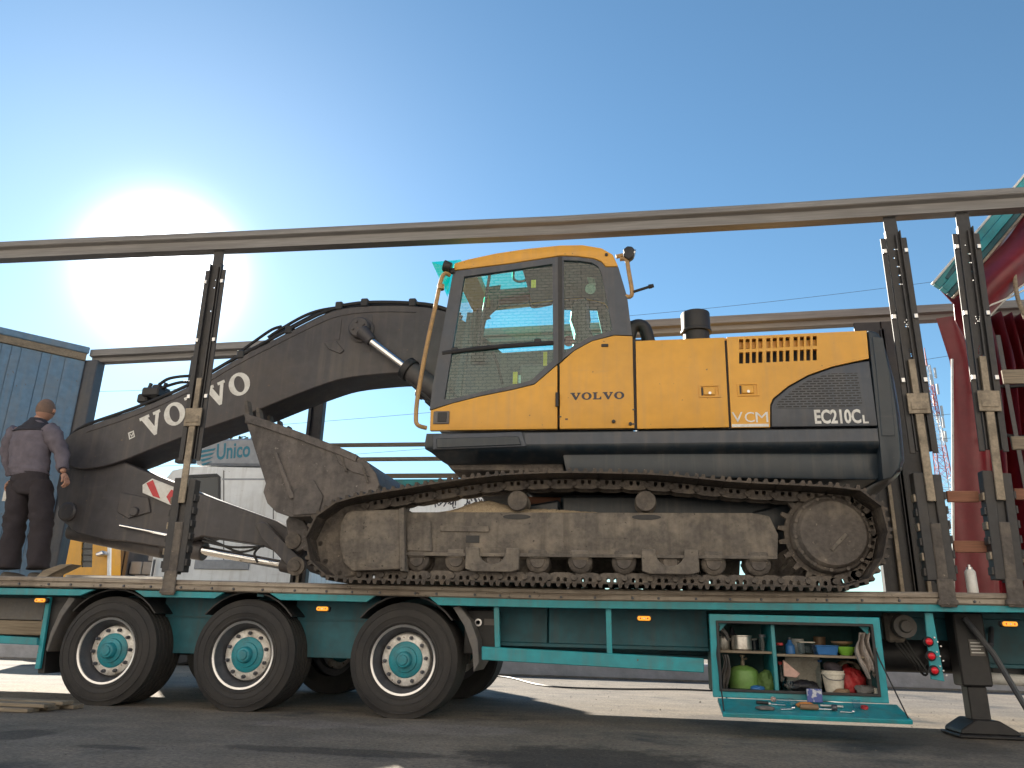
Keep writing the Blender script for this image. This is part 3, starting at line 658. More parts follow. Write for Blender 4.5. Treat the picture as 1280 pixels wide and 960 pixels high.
for sx, xx in ((1, a0+.01), (-1, a1-.01)): MB().prism([(xx, c1-.01), (xx+sx*.07, c1-.01), (xx, c1-.08)], .035, .05).build('gusset', M_teal, tb, smooth=0)
# drop-down flap: hinged at the locker's lower edge, hanging outward
fy0, fz0 = -.012, bz0-.004
FLD = Vector((0, -.30, -.075)); FN = Vector((0, -.075, .30)).normalized()
def flap(u, s_, h=0.0):   # u 0..1 along, s_ 0..1 outward, h above its face
    return Vector((bx0+.03+(bx1-bx0-.03+.05)*u, fy0, fz0))+FLD*s_+FN*h
mb = MB(); vs = [flap(u, s_, h) for h in (-.03, 0) for u, s_ in ((0, 0), (1, 0), (1, 1), (0, 1))]
mb.add(vs, [(0, 1, 2, 3), (4, 5, 6, 7), (0, 1, 5, 4), (1, 2, 6, 5), (2, 3, 7, 6), (3, 0, 4, 7)])
mb.build('flap_door', M_teal, tb, bevel=.004)
MB().tube([flap(.01, .9, .0), (bx0+.04, -.03, bz0+.30), (bx0+.075, .03, c1-.03)], .005, 6).build('flap_strap', M_black, tb)
MB().tube([flap(.985, .9, .0), (bx1-.04, -.03, bz0+.30), (bx1-.075, .03, c1-.03)], .005, 6).build('flap_strap', M_black, tb)
# lamp bracket with three red lamps
q = PP([(1156, 766), (1166, 766), (1181, 852), (1164, 849)], .05)
lb = MB().prism(q, .05, .07).build('lamp_bracket', M_teal, tr, bevel=.003)
for px, py in ((1160, 802), (1163, 820), (1167, 838)):
    x, z = P(px, py, .04)
    MB().lathe((x, .05, z), [(.034, 0), (.036, -.02), (.026, -.03), (.001, -.03)], 18).build('lamp_holder', M_black, lb)
    MB().lathe((x, .02, z), [(.024, 0), (.022, -.012), (.012, -.02), (.001, -.022)], 18).build('lens', M_redl, lb)
    for k in range(3): MB().cyl((x+.05+k*.018, .052, z+.03-k*.03), (x+.05+k*.018, .042, z+.03-k*.03), .006, .006, 6).build('bolt_head', M_lip, lb)
# air tank and valves beyond the locker
x, z = P(1130, 783, .35)
at_ = MB().lathe((x, .32, z), [(.001, -.03), (.04, -.03), (.05, 0), (.085, .0), (.09, .06), (.07, .12), (.001, .12)], 20).build('air_valve', M_gpaint, tr)
MB().box(x-.12, x+.02, .40, .5, z-.12, z+.1).build('valve_body', M_steel, at_, bevel=.02)
MB().cyl((x-.15, .75, z-.22), (x+.5, .75, z-.22), .13, None, 20).build('air_tank', M_black, tr, bevel=.02)
for k in range(4):
    MB().tube([(x-.1+k*.03, .5, z), (x-.02+k*.05, .38, z-.2-.04*k), (x+.12, .45, z-.32), (x+.25+k*.03, .6, z-.12)], .009, 6, 5).build('air_hose', M_hose, tr)
# landing leg
lx0, lz1 = P(1192, 772, .45); lx1 = P(1226, 772, .45)[0]; cx = (lx0+lx1)/2
LGZ = .03
lg = MB().box(cx-.115, cx+.105, .42, .60, .36, .90).build('landing_leg', M_black, tr, bevel=.012)
MB().box(cx-.075, cx+.065, .45, .57, LGZ+.04, .36).build('inner_leg', M_black, lg, bevel=.008)
mb = MB(); mb.prism([(cx-.20, LGZ), (cx+.22, LGZ), (cx+.20, LGZ+.03), (cx+.08, LGZ+.10), (cx-.08, LGZ+.10), (cx-.19, LGZ+.03)], .36, .68); mb.box(cx-.22, cx+.24, .33, .71, .004, LGZ-.001)
mb.build('foot_plate', M_black, lg, bevel=.008)
dp = MB().box(cx-.03, cx+.08, .414, .4195, .58, .70).build('data_plate', M_gpaint, lg)
for k in range(4): MB().box(cx-.02, cx+.07-(k % 2)*.02, .411, .4138, .60+k*.024, .608+k*.024).build('print_line', M_wlet, lg)
MB().tube([(cx-.05, .38, .86), (cx+.12, .38, .60), (cx+.34, .40, .12)], .022, 8).build('brace', M_slate, lg)
MB().tube([(cx+.12, .40, .66), (cx+.36, .9, .86)], .02, 8).build('brace', M_slate, lg)

# ================================================================== EXCAVATOR
YN = -.08                                     # near side of the upper structure
YF = 2.58
ex = thing('excavator', 'yellow and dark grey tracked excavator loaded on the teal trailer', 'excavator', (P(780, 700, 1.25)[0], 1.25, DZ))
def NP(pts, Y=YN): return PP(pts, Y)
# ---- upper body panels (near side)
def panel(name, px, m, y0=YN, th=.03, bevel=.006):
    return MB().prism(NP(px, y0), y0, y0+th).build(name, m, ex, bevel=bevel, seg=2)
panel('engine_door', [(794.5, 426), (905.5, 421.5), (911.5, 534), (796.5, 536)], M_yel)
curve = [(962.5, 534), (962.5, 506), (966, 498), (985, 482.5), (1010, 468.5), (1040, 458), (1064, 452.5), (1086, 449)]
slots = []
for r_, (ya, yb) in enumerate(((424, 436.5), (440.5, 454.5))):
    for gq in range(3):
        for k in range(4):
            cx_ = 926.5+gq*34+k*8.0; dy = -(cx_-926)*.045
            slots.append([(cx_-2.6, ya+dy), (cx_+2.6, ya+dy), (cx_+2.6, yb+dy), (cx_-2.6, yb+dy)])
rp = MB().holed(NP([(908.5, 421.3), (1083, 413.3), (1086, 448)]+curve[::-1][1:]+[(914.5, 534.4)]), [NP(s_) for s_ in slots], YN, YN+.03).build('rear_door', M_yel, ex, smooth=0)
x0, z0 = P(915, 460, YN+.1); x1, z1 = P(1040, 416, YN+.1)
MB().box(x0, x1, YN+.085, YN+.095, z0, z1-.05).build('vent_backing', M_black, rp)
MB().box(x0, x1, YN+.045, YN+.06, P(960, 432, YN)[1]-.004, P(960, 424, YN)[1]).build('vent_baffle', M_yel, rp)
M_mesh = M_slate.copy(); M_mesh.name = 'perforated_slate_panel'
def add_perf(m):
    N = m.node_tree.nodes; L = m.node_tree.links; b = N['Principled BSDF']
    src = b.inputs['Base Color'].links[0].from_socket
    tc = N.new('ShaderNodeTexCoord'); mp = N.new('ShaderNodeMapping'); mp.inputs['Rotation'].default_value = (R(90), 0, 0)
    br = N.new('ShaderNodeTexBrick'); br.inputs['Scale'].default_value = 1; br.inputs['Brick Width'].default_value = .058; br.inputs['Row Height'].default_value = .021
    br.inputs['Mortar Size'].default_value = .006; br.inputs['Color1'].default_value = br.inputs['Color2'].default_value = (.012, .014, .02, 1); br.inputs['Mortar'].default_value = (1, 1, 1, 1)
    L.new(tc.outputs['Object'], mp.inputs['Vector']); L.new(mp.outputs[0], br.inputs['Vector'])
    mx = N.new('ShaderNodeMix'); mx.data_type = 'RGBA'; mx.blend_type = 'MULTIPLY'; mx.inputs['Factor'].default_value = 1
    L.new(src, mx.inputs['A']); L.new(br.outputs['Color'], mx.inputs['B']); L.new(mx.outputs['Result'], b.inputs['Base Color'])
add_perf(M_mesh)
sp = panel('grille_door', [(964.5, 533.5), (964.5, 507), (968, 499.5), (986, 484.5), (1011, 470.5), (1041, 460), (1065, 454.5), (1086.5, 451), (1097, 532)], M_slate)
MB().prism(NP([(970, 510), (972, 503), (988, 489), (1012, 474.5), (1036, 467), (1072, 466), (1078, 506), (1040, 510)], YN-.004), YN-.004, YN+.001).build('perforated_grille', M_mesh, sp, smooth=0)
MB().prism(NP([(786, 424), (802, 424), (804, 536), (786, 536)], YN+.03), YN+.032, YN+.09).build('seam_backing', M_black, ex, smooth=0)
MB().prism(NP([(900, 424), (918, 423), (922, 536), (902, 536)], YN+.03), YN+.032, YN+.04).build('seam_backing', M_black, ex, smooth=0)
# latches
for lx, ly in ((887, 489), (935, 487)):
    x, z = P(lx, ly, YN)
    la = MB().holed([(x-.085, z-.055), (x+.085, z-.055), (x+.085, z+.055), (x-.085, z+.055)], [[(x-.07, z-.042), (x+.07, z-.042), (x+.07, z+.042), (x-.07, z+.042)]], YN-.008, YN+.001).build('latch', M_yel, ex, smooth=0)
    MB().box(x-.05, x+.045, YN-.014, YN-.001, z-.036, z+.034).build('latch_handle', M_yel, la, bevel=.006)
    MB().box(x-.066, x-.053, YN-.004, YN-.001, z-.036, z+.034).build('latch_painted_shade', M_black, la)  # black strip drawn for the shade beside the latch handle
    MB().cyl((x, YN-.012, z-.02), (x, YN-.02, z-.02), .012, .012, 10).build('lock', M_lip, la)
# ---- cab
roof_top = [(566, 338), (568, 329), (585, 324), (620, 316.5), (660, 310.5), (700, 306.5), (728, 306), (752, 310), (766, 318), (773, 333), (757, 333.5), (752, 327), (742, 323), (722, 320.3), (703, 319.6), (697, 320), (640, 329)]
YC = .92
xz = NP(roof_top)
mbx = MB(); mbx.prism(xz, YN-.004, YC); 
hat0, hat1 = P(592, 330, .1)[0], P(655, 330, .1)[0]
cabroof = MB().prism(NP(roof_top), YN-.004, .03)
cr = cabroof.build('cab_roof', M_yel, ex, bevel=.012, seg=2)
MB().prism(NP(roof_top), YC-.10, YC).build('roof_side', M_yel, cr, bevel=.012, seg=2)
xa, za = P(566, 336, YN); xb, zb_ = P(592, 326, YN)
MB().prism(NP([(566, 338), (568, 329), (592, 322.5), (592, 335.5)]), .031, YC-.101).build('roof_front', M_yel, cr, smooth=0)
MB().prism(NP([(650, 312.3), (700, 307), (728, 306.5), (752, 310.5), (766, 318.5), (773, 333), (757, 333.2), (752, 327), (722, 320.3), (650, 326.5)]), .031, YC-.101).build('roof_rear', M_slate, cr, smooth=0)
MB().prism(NP([(592, 324), (650, 313.5), (650, 316), (592, 326.5)]), .031, YC-.101).build('roof_hatch', M_green, cr, smooth=0)
bx, bz = P(758, 319, YN); MB().cyl((bx, YN-.004, bz), (bx, YN-.016, bz), .014, .014, 12).build('roof_bolt', M_black, cr)
# side frame of the cab with door window and rear window openings
frame_o = [(566.5, 339), (640, 329.5), (697, 320.8), (703, 320.2), (722, 321), (742, 323.8), (752, 328), (757, 334), (773, 333.8), (784, 371), (790, 419), (768, 418.3), (740, 425.5), (718, 437.5), (698, 453.5), (668, 479.5), (640, 486.5), (600, 494.5), (565, 503.5), (537, 512), (541, 480), (552, 420)]
win1 = [(580, 345.5), (690.5, 329.5), (691.5, 450), (664, 475), (640, 482), (600, 490), (562, 499.5), (555, 499), (566, 430)]
win2 = [(704.5, 325), (722, 325.5), (740, 328), (748, 333), (752, 342), (766, 413), (740, 420), (716, 432.5), (705, 442)]
cf = MB().holed(NP(frame_o), [NP(win1), NP(win2)], YN+.002, YN+.05).build('cab_frame', M_slate, ex, smooth=0)
MB().prism(NP([(578, 344), (692, 328), (693, 452), (664, 477), (600, 492), (553, 501), (564, 430)], YN+.02), YN+.022, YN+.026).build('door_window', M_glass, cf, smooth=0)
MB().prism(NP([(703, 324), (722, 324), (741, 327), (749, 332), (753, 342), (767, 415), (740, 422), (716, 434), (703, 444)], YN+.02), YN+.022, YN+.026).build('rear_side_window', M_glass, cf, smooth=0)
MB().tube([(*[P(553, 441, YN)[0]], YN+.012, P(553, 441, YN)[1]), (P(610, 434, YN)[0], YN+.010, P(610, 434, YN)[1]), (P(692, 428, YN)[0], YN+.012, P(692, 428, YN)[1])], .022, 8, 4).build('window_bar', M_black, cf)
for px, py in ((568, 438), (672, 427)):
    x, z = P(px, py, YN); MB().box(x-.03, x+.03, YN-.004, YN+.02, z-.02, z+.03).build('window_catch', M_black, cf, bevel=.008)
MB().prism(NP([(697.5, 321.5), (702.5, 321), (703, 451), (698, 455)]), YN-.008, YN+.0015).build('door_seam', M_black, cf, smooth=0)
panel('cab_door_lower', [(538, 513), (565, 504.3), (600, 495.3), (640, 487.3), (668, 480.5), (696.6, 456), (696.6, 536), (537, 538)], M_yel, YN, .05)
panel('cab_rear_panel', [(699.5, 454.5), (718, 438.3), (740, 426.3), (768, 419.2), (790.5, 420), (793, 535), (699.5, 536)], M_yel, YN, .05)
# door details
x, z = P(552.5, 521.5, YN)
sl_l = MB().box(x-.075, x+.065, YN-.012, YN+.001, z-.062, z+.052).build('side_lamp', M_gpaint, ex, bevel=.006)
MB().box(x-.035, x+.045, YN-.018, YN-.0125, z-.045, z+.04).build('lamp_lens', M_black, sl_l, bevel=.004)
x, z = P(756, 432, YN); MB().box(x-.03, x+.03, YN-.008, YN+.001, z-.012, z+.014).build('keyhole_plate', M_black, ex, bevel=.003)
for px, py in ((767, 527), (788, 530)): 
    x, z = P(px, py, YN); MB().cyl((x, YN, z), (x, YN-.02, z), .016, .013, 10).build('door_stop', M_black, ex)
x, z = P(696.5, 500, YN); MB().cyl((x, YN-.014, z-.06), (x, YN-.014, z+.06), .014, None, 10).build('hinge', M_black, ex)
for px, py in ((700, 521), (708, 524), (792, 512), (792, 530)):
    x, z = P(px, py, YN); MB().box(x-.01, x+.012, YN-.004, YN+.001, z-.006, z+.006).build('paint_chip', M_steel, ex)
# remaining cab shell: front screen, rear, far side
def fp(px, py): return P(px, py, YN)
def wallX(name, a, b_, m, y0, y1, th):    # slanted strip between two side-profile points
    a, b_ = Vector(a), Vector(b_); d = (b_-a).normalized(); nn = Vector((-d.y, d.x))*th
    return MB().prism([tuple(a), tuple(b_), tuple(b_+nn), tuple(a+nn)], y0, y1).build(name, m, cf, smooth=0)
wallX('windscreen', fp(541, 508), fp(567, 342), M_glass, .0, YC-.06, .006)
wallX('front_pillar', fp(538, 511), fp(566.5, 340), M_slate, YC-.06, YC, .06)
wallX('rear_wall', fp(791, 421), fp(789, 418), M_slate, .0, YC, .02)
wallX('rear_window', fp(789.5, 418), fp(773, 336), M_glass, .06, YC-.06, .005)
MB().prism(NP([(538, 513), (790, 470), (793, 535), (537, 538)]), YC-.05, YC).build('far_cab_panel', M_slate, cf, smooth=0)
def FP(pts): return PP(pts, YC-.03)
far_w = FP([(607, 388), (692, 379), (692, 438), (596, 444)]); far_w2 = FP([(704, 386), (746, 387), (755, 430), (704, 438)])
fo = NP([(566.5, 334), (697, 311), (745, 313), (772, 332), (790, 419), (792, 470), (538, 512), (552, 420)])
MB().holed(fo, [far_w, far_w2], YC-.05, YC).build('far_cab_frame', M_slate, cf, smooth=0)
M_glass2 = glass('tinted_far_glass', (.66, .97, .95), 1.5)
MB().prism(far_w, YC-.03, YC-.026).build('far_window', M_glass2, cf, smooth=0)
MB().prism(far_w2, YC-.03, YC-.026).build('far_window', M_glass2, cf, smooth=0)
MB().prism(NP([(541, 512), (792, 500), (792, 530), (541, 530)]), .0, YC-.06).build('cab_floor', M_black, cf, smooth=0)
# ragged dark film hanging inside the far window
Yr = YC-.12
rag = [(588, 362), (626, 356), (624, 372), (623, 381), (622, 386), (616, 391), (612, 395), (614, 398), (608, 400), (606, 408), (603, 428), (606, 452), (588, 452), (592, 418), (595, 394), (596, 384), (590, 382), (588, 374)]
MB().prism(PP(rag, Yr), Yr, Yr+.004).build('sun_film', M_black, cf, smooth=0)
MB().prism(PP([(623, 362), (692, 356), (692, 374), (660, 379), (623, 385)], Yr+.02), Yr+.02, Yr+.03).build('roller_blind', M_navy, cf, smooth=0)
# cab interior: seat, consoles, levers, grab bars
Ys = .42
def at3(px, py, Y): q = P(px, py, Y); return (q[0], Y, q[1])
seat = MB().prism(PP([(722, 372), (733, 370), (736, 380), (733, 398), (742, 420), (746, 470), (715, 478), (714, 440), (718, 415), (712, 400), (714, 380)], .20), .20, .62).build('seat', M_black, cf, bevel=.03, seg=2)
MB().prism(PP([(660, 470), (720, 462), (722, 490), (660, 496)], .2), .2, .65).build('seat_cushion', M_black, seat, bevel=.03, seg=2)
MB().box(P(650, 470, .1)[0], P(700, 470, .1)[0], .05, .18, P(650, 500, .1)[1], P(650, 458, .1)[1]).build('console', M_gpaint, cf, bevel=.02)
MB().tube([at3(628, 480, .2), at3(622, 455, .2), at3(616, 440, .2)], .014, 8).build('lever', M_black, cf)
MB().tube([at3(612, 344, .1), at3(606, 380, .1), at3(598, 432, .1)], .014, 8).build('wiper_arm', M_black, cf)
for a in ([(642, 340), (642, 348), (648, 352), (658, 350), (661, 345), (660, 338)], [(661, 376), (663, 381), (668, 384), (690, 380)]):
    MB().tube([at3(px, py, .70) for px, py in a], .013, 8, 3).build('grab_bar', M_black, cf)
M_ylw = mat('yellow_sticker', (.62, .48, .05), .5); M_grn = mat('pale_sticker', (.45, .58, .50), .5, dirt=(.1, .12, .12), amt=.6, scale=60)
for (x0, y0, x1, y1, m) in ((641, 465, 647, 480, M_ylw), (648, 469, 659, 479, M_grn), (664, 350, 670, 360, M_ylw), (679, 440, 684, 460, M_ylw), (664, 470, 671, 478, M_white)):
    a, b_ = P(x0, y1, .06), P(x1, y0, .06); MB().box(a[0], b_[0], .055, .06, a[1], b_[1]).build('sticker', m, cf, smooth=0)
MB().prism(PP([(730, 334), (739, 336), (745, 356), (737, 357)], .3), .3, .31).build('sun_visor', M_grn, cf, smooth=0)
MB().cyl(at3(738, 361, .3), at3(738, 361, .28), .05, None, 16).build('fan', M_grn, cf)
x_, z_ = P(711, 426, .04); MB().cyl((x_, .04, z_), (x_, .05, z_), .05, None, 18).build('speed_sticker', M_red, cf)
# green visor over the windscreen
v = NP([(538, 326), (578, 320), (580, 323), (569, 331), (566, 341), (560, 372), (556, 368), (557, 350)])
a, b_, c_ = P(539, 326, YN), P(567, 331, YN), P(557, 372, YN)
mb = MB()
vs = [(a[0], YN+.02, a[1]), (a[0], YC-.05, a[1]), (b_[0]+.06, YC-.05, b_[1]+.06), (b_[0]+.06, YN+.02, b_[1]+.06)]
mb.add(vs+[(x, y, z-.006) for x, y, z in vs], [(0,1,2,3),(7,6,5,4),(0,4,5,1),(1,5,6,2),(2,6,7,3),(3,7,4,0)])
vb_ = mb.build('rain_visor', M_green, ex, smooth=0)
mb = MB(); e0 = P(556, 370, YN)
vs = [(a[0], YN+.02, a[1]-.004), (b_[0]-.03, YN+.02, b_[1]-.02), (e0[0]+.02, YN+.02, e0[1])]
mb.add(vs+[(x, y+.006, z) for x, y, z in vs], [(0,1,2),(5,4,3),(0,3,4,1),(1,4,5,2),(2,5,3,0)]); mb.build('visor_cheek', M_green, vb_, smooth=0)
# work lamp at the roof front, grab rail before the cab
x, z = P(562, 336, YN); wlp = MB().cyl((x+.02, YN-.02, z), (x-.05, YN-.03, z+.02), .045, .055, 14).build('work_lamp', M_black, ex, bevel=.006)
MB().box(x-.01, x+.05, YN-.02, YN+.02, z-.05, z+.0).build('lamp_bracket', M_black, wlp, bevel=.006)
M_yrail = mat('chipped_yellow_rail', (.46, .27, .10), .5, dirt=(.2, .15, .11), amt=.6, scale=14)
MB().tube([at3(562, 344, YN), at3(556, 342, YN-.05), at3(551, 351, YN-.05), at3(546, 375, YN-.05), at3(534, 430, YN-.05), at3(523, 490, YN-.05), at3(520, 520, YN-.05), at3(522, 531, YN-.05), at3(533, 535, YN)], .019, 10, 5).build('grab_rail', M_yrail, ex)
MB().tube([at3(551, 356, YN-.05), at3(551, 362, YN-.05)], .032, 10).build('rail_clamp', M_yrail, ex)
# rear lamp, mirror arm and antenna stub
wl2 = MB().prism(NP([(779, 313), (784, 309), (790, 309.5), (794, 314), (792, 322), (786, 326), (780, 322)]), YN-.03, YN+.05).build('work_lamp', M_black, ex, bevel=.012, seg=2)
MB().cyl(at3(792.5, 317, YN+.01), at3(794, 317.3, YN+.01), .04, .036, 14).build('lamp_lens', M_lip, wl2)
MB().tube([at3(770, 321, YN+.02), at3(779, 319, YN+.02)], .02, 8).build('lamp_arm', M_yrail, wl2)
mr = MB().tube([at3(775, 324, YN+.02), at3(783, 325, YN+.01), at3(786, 340, YN), at3(790, 365, YN), at3(787, 371, YN+.01), at3(782, 370, YN+.02)], .019, 9, 4).build('mirror_arm', M_yrail, ex)
MB().tube([at3(788, 366, YN), at3(810, 359, YN-.02), at3(814, 358, YN-.02)], [.013, .013, .02], 8).build('antenna_stub', M_black, mr)
MB().cyl(at3(811, 358.5, YN-.02), at3(817, 357, YN-.02), .02, .016, 10).build('antenna_tip', M_black, mr)
# ---- main frame skirt
zt, zm, zb2 = P(800, 538.5, YN)[1], P(800, 556, YN)[1], P(800, 570, YN+.1)[1]
xl, xr = P(533, 545, YN)[0], P(1098, 545, YN)[0]
path = [(YN+.008, zt), (YN-.002, zt-.005), (YN-.002, zm+.01), (YN+.006, zm-.02), (YN+.05, zb2+.03), (YN+.14, zb2-.03), (YN+.30, zb2-.05), (YN+.6, zb2-.05), (YN+.6, zt)]
mb = MB(); n = len(path)
xsL = [xl, xl, xl-.012, xl-.004, xl+.04, xl+.12, xl+.2, xl+.2, xl]
mb.add([(xsL[i], y, z) for i, (y, z) in enumerate(path)]+[(xr, y, z) for y, z in path], [(i, (i+1) % n, (i+1) % n+n, i+n) for i in range(n)]+[tuple(range(n-1, -1, -1)), tuple(range(n, 2*n))])
mb.build('skirt', M_navy, ex, smooth=50)
MB().box(P(656, 540, YN)[0], xr-.004, YN-.006, YN-.0025, zm+.01, zt-.01).build('skirt_upper_plate', M_slate, ex, bevel=.002)
MB().prism(NP([(541, 543), (652, 539.5), (658, 558), (541, 562)], YN-.02), YN-.022, YN-.003).build('cab_step', M_slate, ex, bevel=.012, seg=2)
MB().prism(NP([(545, 548), (648, 545), (652, 556), (546, 560)], YN-.03), YN-.034, YN-.023).build('step_recess', M_navy, ex, bevel=.005)
bl = PP([(545, 563), (1120, 566), (1126, 588), (1090, 598), (790, 594), (640, 589), (565, 588)], YN+.22)
MB().prism(PP([(545, 563), (700, 564), (706, 591), (640, 589), (565, 588)], YN+.22), YN+.22, YF-.2).build('belly_plate', M_steel, ex, bevel=.01)
MB().prism(PP([(702, 564), (1120, 566), (1130, 588), (1095, 600), (790, 596), (708, 592)], YN+.08), YN+.08, YF-.2).build('belly_plate', M_navy, ex, bevel=.02, seg=2)
MB().prism(PP([(640, 590), (980, 596), (975, 612), (655, 610)], .55), .55, 1.95).build('slew_ring', M_black, ex, bevel=.02)
# engine hood top, far side body
zh0 = P(800, 424, YN)[1]
topl = NP([(795, 425), (905, 420.5), (1084, 412), (1096, 532), (796, 536)])
MB().prism(NP([(797, 430), (905, 425), (1082, 417), (1093, 532), (798, 536)]), YN+.10, YF).build('engine_body', M_slate, ex, smooth=0)
MB().prism(NP([(795, 425.8), (906, 421), (1083.5, 412.8), (1083.5, 415), (906, 424), (795, 429)]), YN+.031, YF).build('engine_hood', M_white.copy() if False else M_yel, ex, smooth=0)
ec = MB().lathe(at3(870.5, 421, .55), [(.12, -.06), (.12, .03), (.142, .035), (.142, .05), (.132, .06), (.132, .215), (.128, .23), (.11, .235), (.11, .17), (.001, .17)], 28, axis='z').build('exhaust_stack', M_black, ex, smooth=40)
MB().tube([at3(786, 424, .5), at3(790, 411, .5), at3(798, 407, .5), at3(806, 411, .5), at3(811, 428, .5)], .062, 12, 4).build('intake_elbow', M_black, ex)
# counterweight: rounded in plan
mb = MB(); secs = []
prof = [(1084.5, 412.5), (1100, 412.5), (1106, 419), (1113, 436), (1121, 468), (1128, 510), (1132, 545), (1134, 570), (1130, 586), (1118, 597), (1102, 600), (1098.5, 545)]
pw = NP(prof); xb_ = pw[0][0]
ny = 15
for j in range(ny):
    t = j/(ny-1); y = YN-.005+(YF-YN+.01)*t; s_ = abs(2*t-1)
    edge = max(0, 1-((s_)**5)*1.0)
    bul = .16*(1-s_*s_)
    ring = []
    for k, (x, z) in enumerate(pw):
        if k in (0, 11): ring.append((x, y, z))
        else:
            f_ = (x-xb_)/(pw[7][0]-xb_); pinch = (.045*s_**14)
            ring.append((x+bul*f_-pinch*f_, y, z-(pinch*.5 if k < 3 else 0)))
    secs.append(ring)
n = len(pw); vs = [p for r_ in secs for p in r_]
fs = [(j*n+k, j*n+(k+1) % n, (j+1)*n+(k+1) % n, (j+1)*n+k) for j in range(ny-1) for k in range(n)]+[tuple(range(n)), tuple(range(ny*n-1, (ny-1)*n-1, -1))]
cw = mb.add(vs, fs).build('counterweight', M_navy, ex, bevel=.012, smooth=40, seg=2)
MB().prism(NP([(1090, 420), (1104, 422), (1112, 470), (1118, 530), (1119, 545), (1102, 545), (1096, 470)], YN-.012), YN-.012, YN-.004).build('corner_plate', M_navy, cw, bevel=.004)
# lettering on the body
glyphs('VOLVO', P(713, 500, YN), P(780.5, 498.5, YN), .062, YN-.003, YN+.001, 'lettering', M_dlet, ex)
text('EC210C', P(1019, 530, YN), P(1077, 529.3, YN), .118, YN-.0015, 'lettering', M_wlet, ex, bold=.03)
text('L', P(1079, 529.3, YN), P(1086, 529.2, YN), .068, YN-.0015, 'lettering', M_wlet, ex, bold=.03)
for ch, a, b_ in (('V', 915.5, 929), ('C', 931.5, 943.5), ('M', 945, 960.5)):
    text(ch, P(a, 528, YN), P(b_, 527.7, YN), .085, YN-.0015, 'lettering', M_wlet, ex, bold=.0)
q = NP([(915, 530.2), (961, 529.6), (961, 533.2), (915, 533.8)], YN-.002); MB().prism(q, YN-.002, YN+.001).build('decal_bar', M_wlet, ex, smooth=0)

# ---- boom
YB0, YB1 = 1.02, 1.50
top = [(640, 452), (610, 425), (580, 401), (556, 389), (520, 382.5), (470, 382), (425, 386), (395, 398), (340, 426), (290, 452), (240, 481), (170, 512), (105, 534), (84, 546), (74, 560)]
low = [(80, 578), (100, 586), (140, 580), (200, 557), (250, 538), (310, 517), (360, 497), (400, 482), (430, 473), (470, 468), (505, 466), (520, 470), (545, 482), (590, 505), (630, 520)]
bo = MB().prism(smooth2(PP(top, YB0), 3)+smooth2(PP(low, YB0), 3), YB0, YB1).build('boom', M_boom, ex, bevel=.008, smooth=25)
# top flange line along the boom and weld seam
fl = smooth2(PP([(520, 390), (470, 389.5), (427, 394), (397, 405), (342, 432), (292, 458), (242, 487), (172, 518), (108, 540)], YB0-.004), 3)
MB().tube([(x, YB0-.002, z) for x, z in fl], .006, 6).build('weld_seam', M_boom, bo)
MB().prism(PP([(459, 393), (466, 393), (463, 440), (456, 440)], YB0-.004), YB0-.004, YB0+.001).build('weld_seam', M_boom, bo)
MB().prism(PP([(422, 400), (427, 399), (424, 425), (419, 424)], YB0-.006), YB0-.006, YB0+.001).build('weld_seam', M_boom, bo)
MB().prism(PP([(405, 428), (420, 426), (430, 438), (425, 442), (410, 436)], YB0-.012), YB0-.012, YB0+.001).build('lug', M_boom, bo, bevel=.004)
# hard pipes over the boom
for dy, dz in ((.02, .035), (.10, .035), (.36, .03), (.44, .03)):
    pts = [at3(px, py, YB0) for px, py in [(575, 396), (540, 384.5), (500, 381), (455, 381), (425, 385)]]
    MB().tube([(x, YB0+dy, z+dz) for x, y, z in pts], .021, 8, 4).build('boom_pipe', M_black, bo)
    pts = [at3(px, py, YB0) for px, py in [(425, 385), (395, 396), (330, 430), (280, 457), (235, 483), (170, 511), (105, 534), (86, 548)]]
    MB().tube([(x, YB0+dy, z+dz*.8) for x, y, z in pts], .019, 8, 3).build('boom_pipe', M_black, bo)
for px, py in ((455, 382), (515, 382), (423, 386), (360, 416), (300, 447)):
    x, y, z = at3(px, py, YB0); MB().box(x-.04, x+.04, YB0-.01, YB1+.01, z-.01, z+.085).build('pipe_clamp', M_black, bo, bevel=.01)
for k, q in enumerate(([(425, 384), (400, 388), (378, 396), (350, 412), (335, 422)], [(420, 389), (395, 393), (365, 408), (345, 419), (325, 436)], [(352, 408), (340, 412), (322, 424), (300, 440)], [(255, 472), (235, 470), (212, 473), (200, 480)], [(240, 478), (225, 478), (205, 484), (196, 490)])):
    yy = YB0+.03+.06*(k % 3)
    MB().tube([at3(px, py, yy) for px, py in q], .017, 8, 5).build('hydraulic_hose', M_hose, bo)
x, y, z = at3(190, 490, YB0)
vbk = MB().box(x-.13, x+.07, YB0+.0, YB0+.34, z-.04, z+.06).build('hose_valve', M_black, bo, bevel=.015)
MB().box(x-.20, x-.08, YB0+.04, YB0+.3, z-.10, z+.0).build('valve_block', M_black, vbk, bevel=.015)
MB().box(x-.06, x+.04, YB0+.06, YB0+.28, z+.055, z+.11).build('valve_block', M_black, vbk, bevel=.015)
for dx in (-.13, -.02, .05): MB().cyl((x+dx, YB0+.12, z+.06), (x+dx+.02, YB0+.12, z+.14), .02, None, 8).build('fitting', M_black, vbk)
glyphs('VOLVO', P(181, 549, YB0), P(316, 487, YB0), .25, YB0-.004, YB0+.001, 'lettering', M_wlet, bo)
q = [(160, 541), (167, 538), (168.5, 546), (161.5, 549.5)]
lgo = MB().holed(PP(q, YB0-.003), [PP([(161.5, 542), (166, 540), (167.2, 545.3), (162.5, 547.5)], YB0-.003)], YB0-.003, YB0+.001).build('decal', M_wlet, bo, smooth=0)
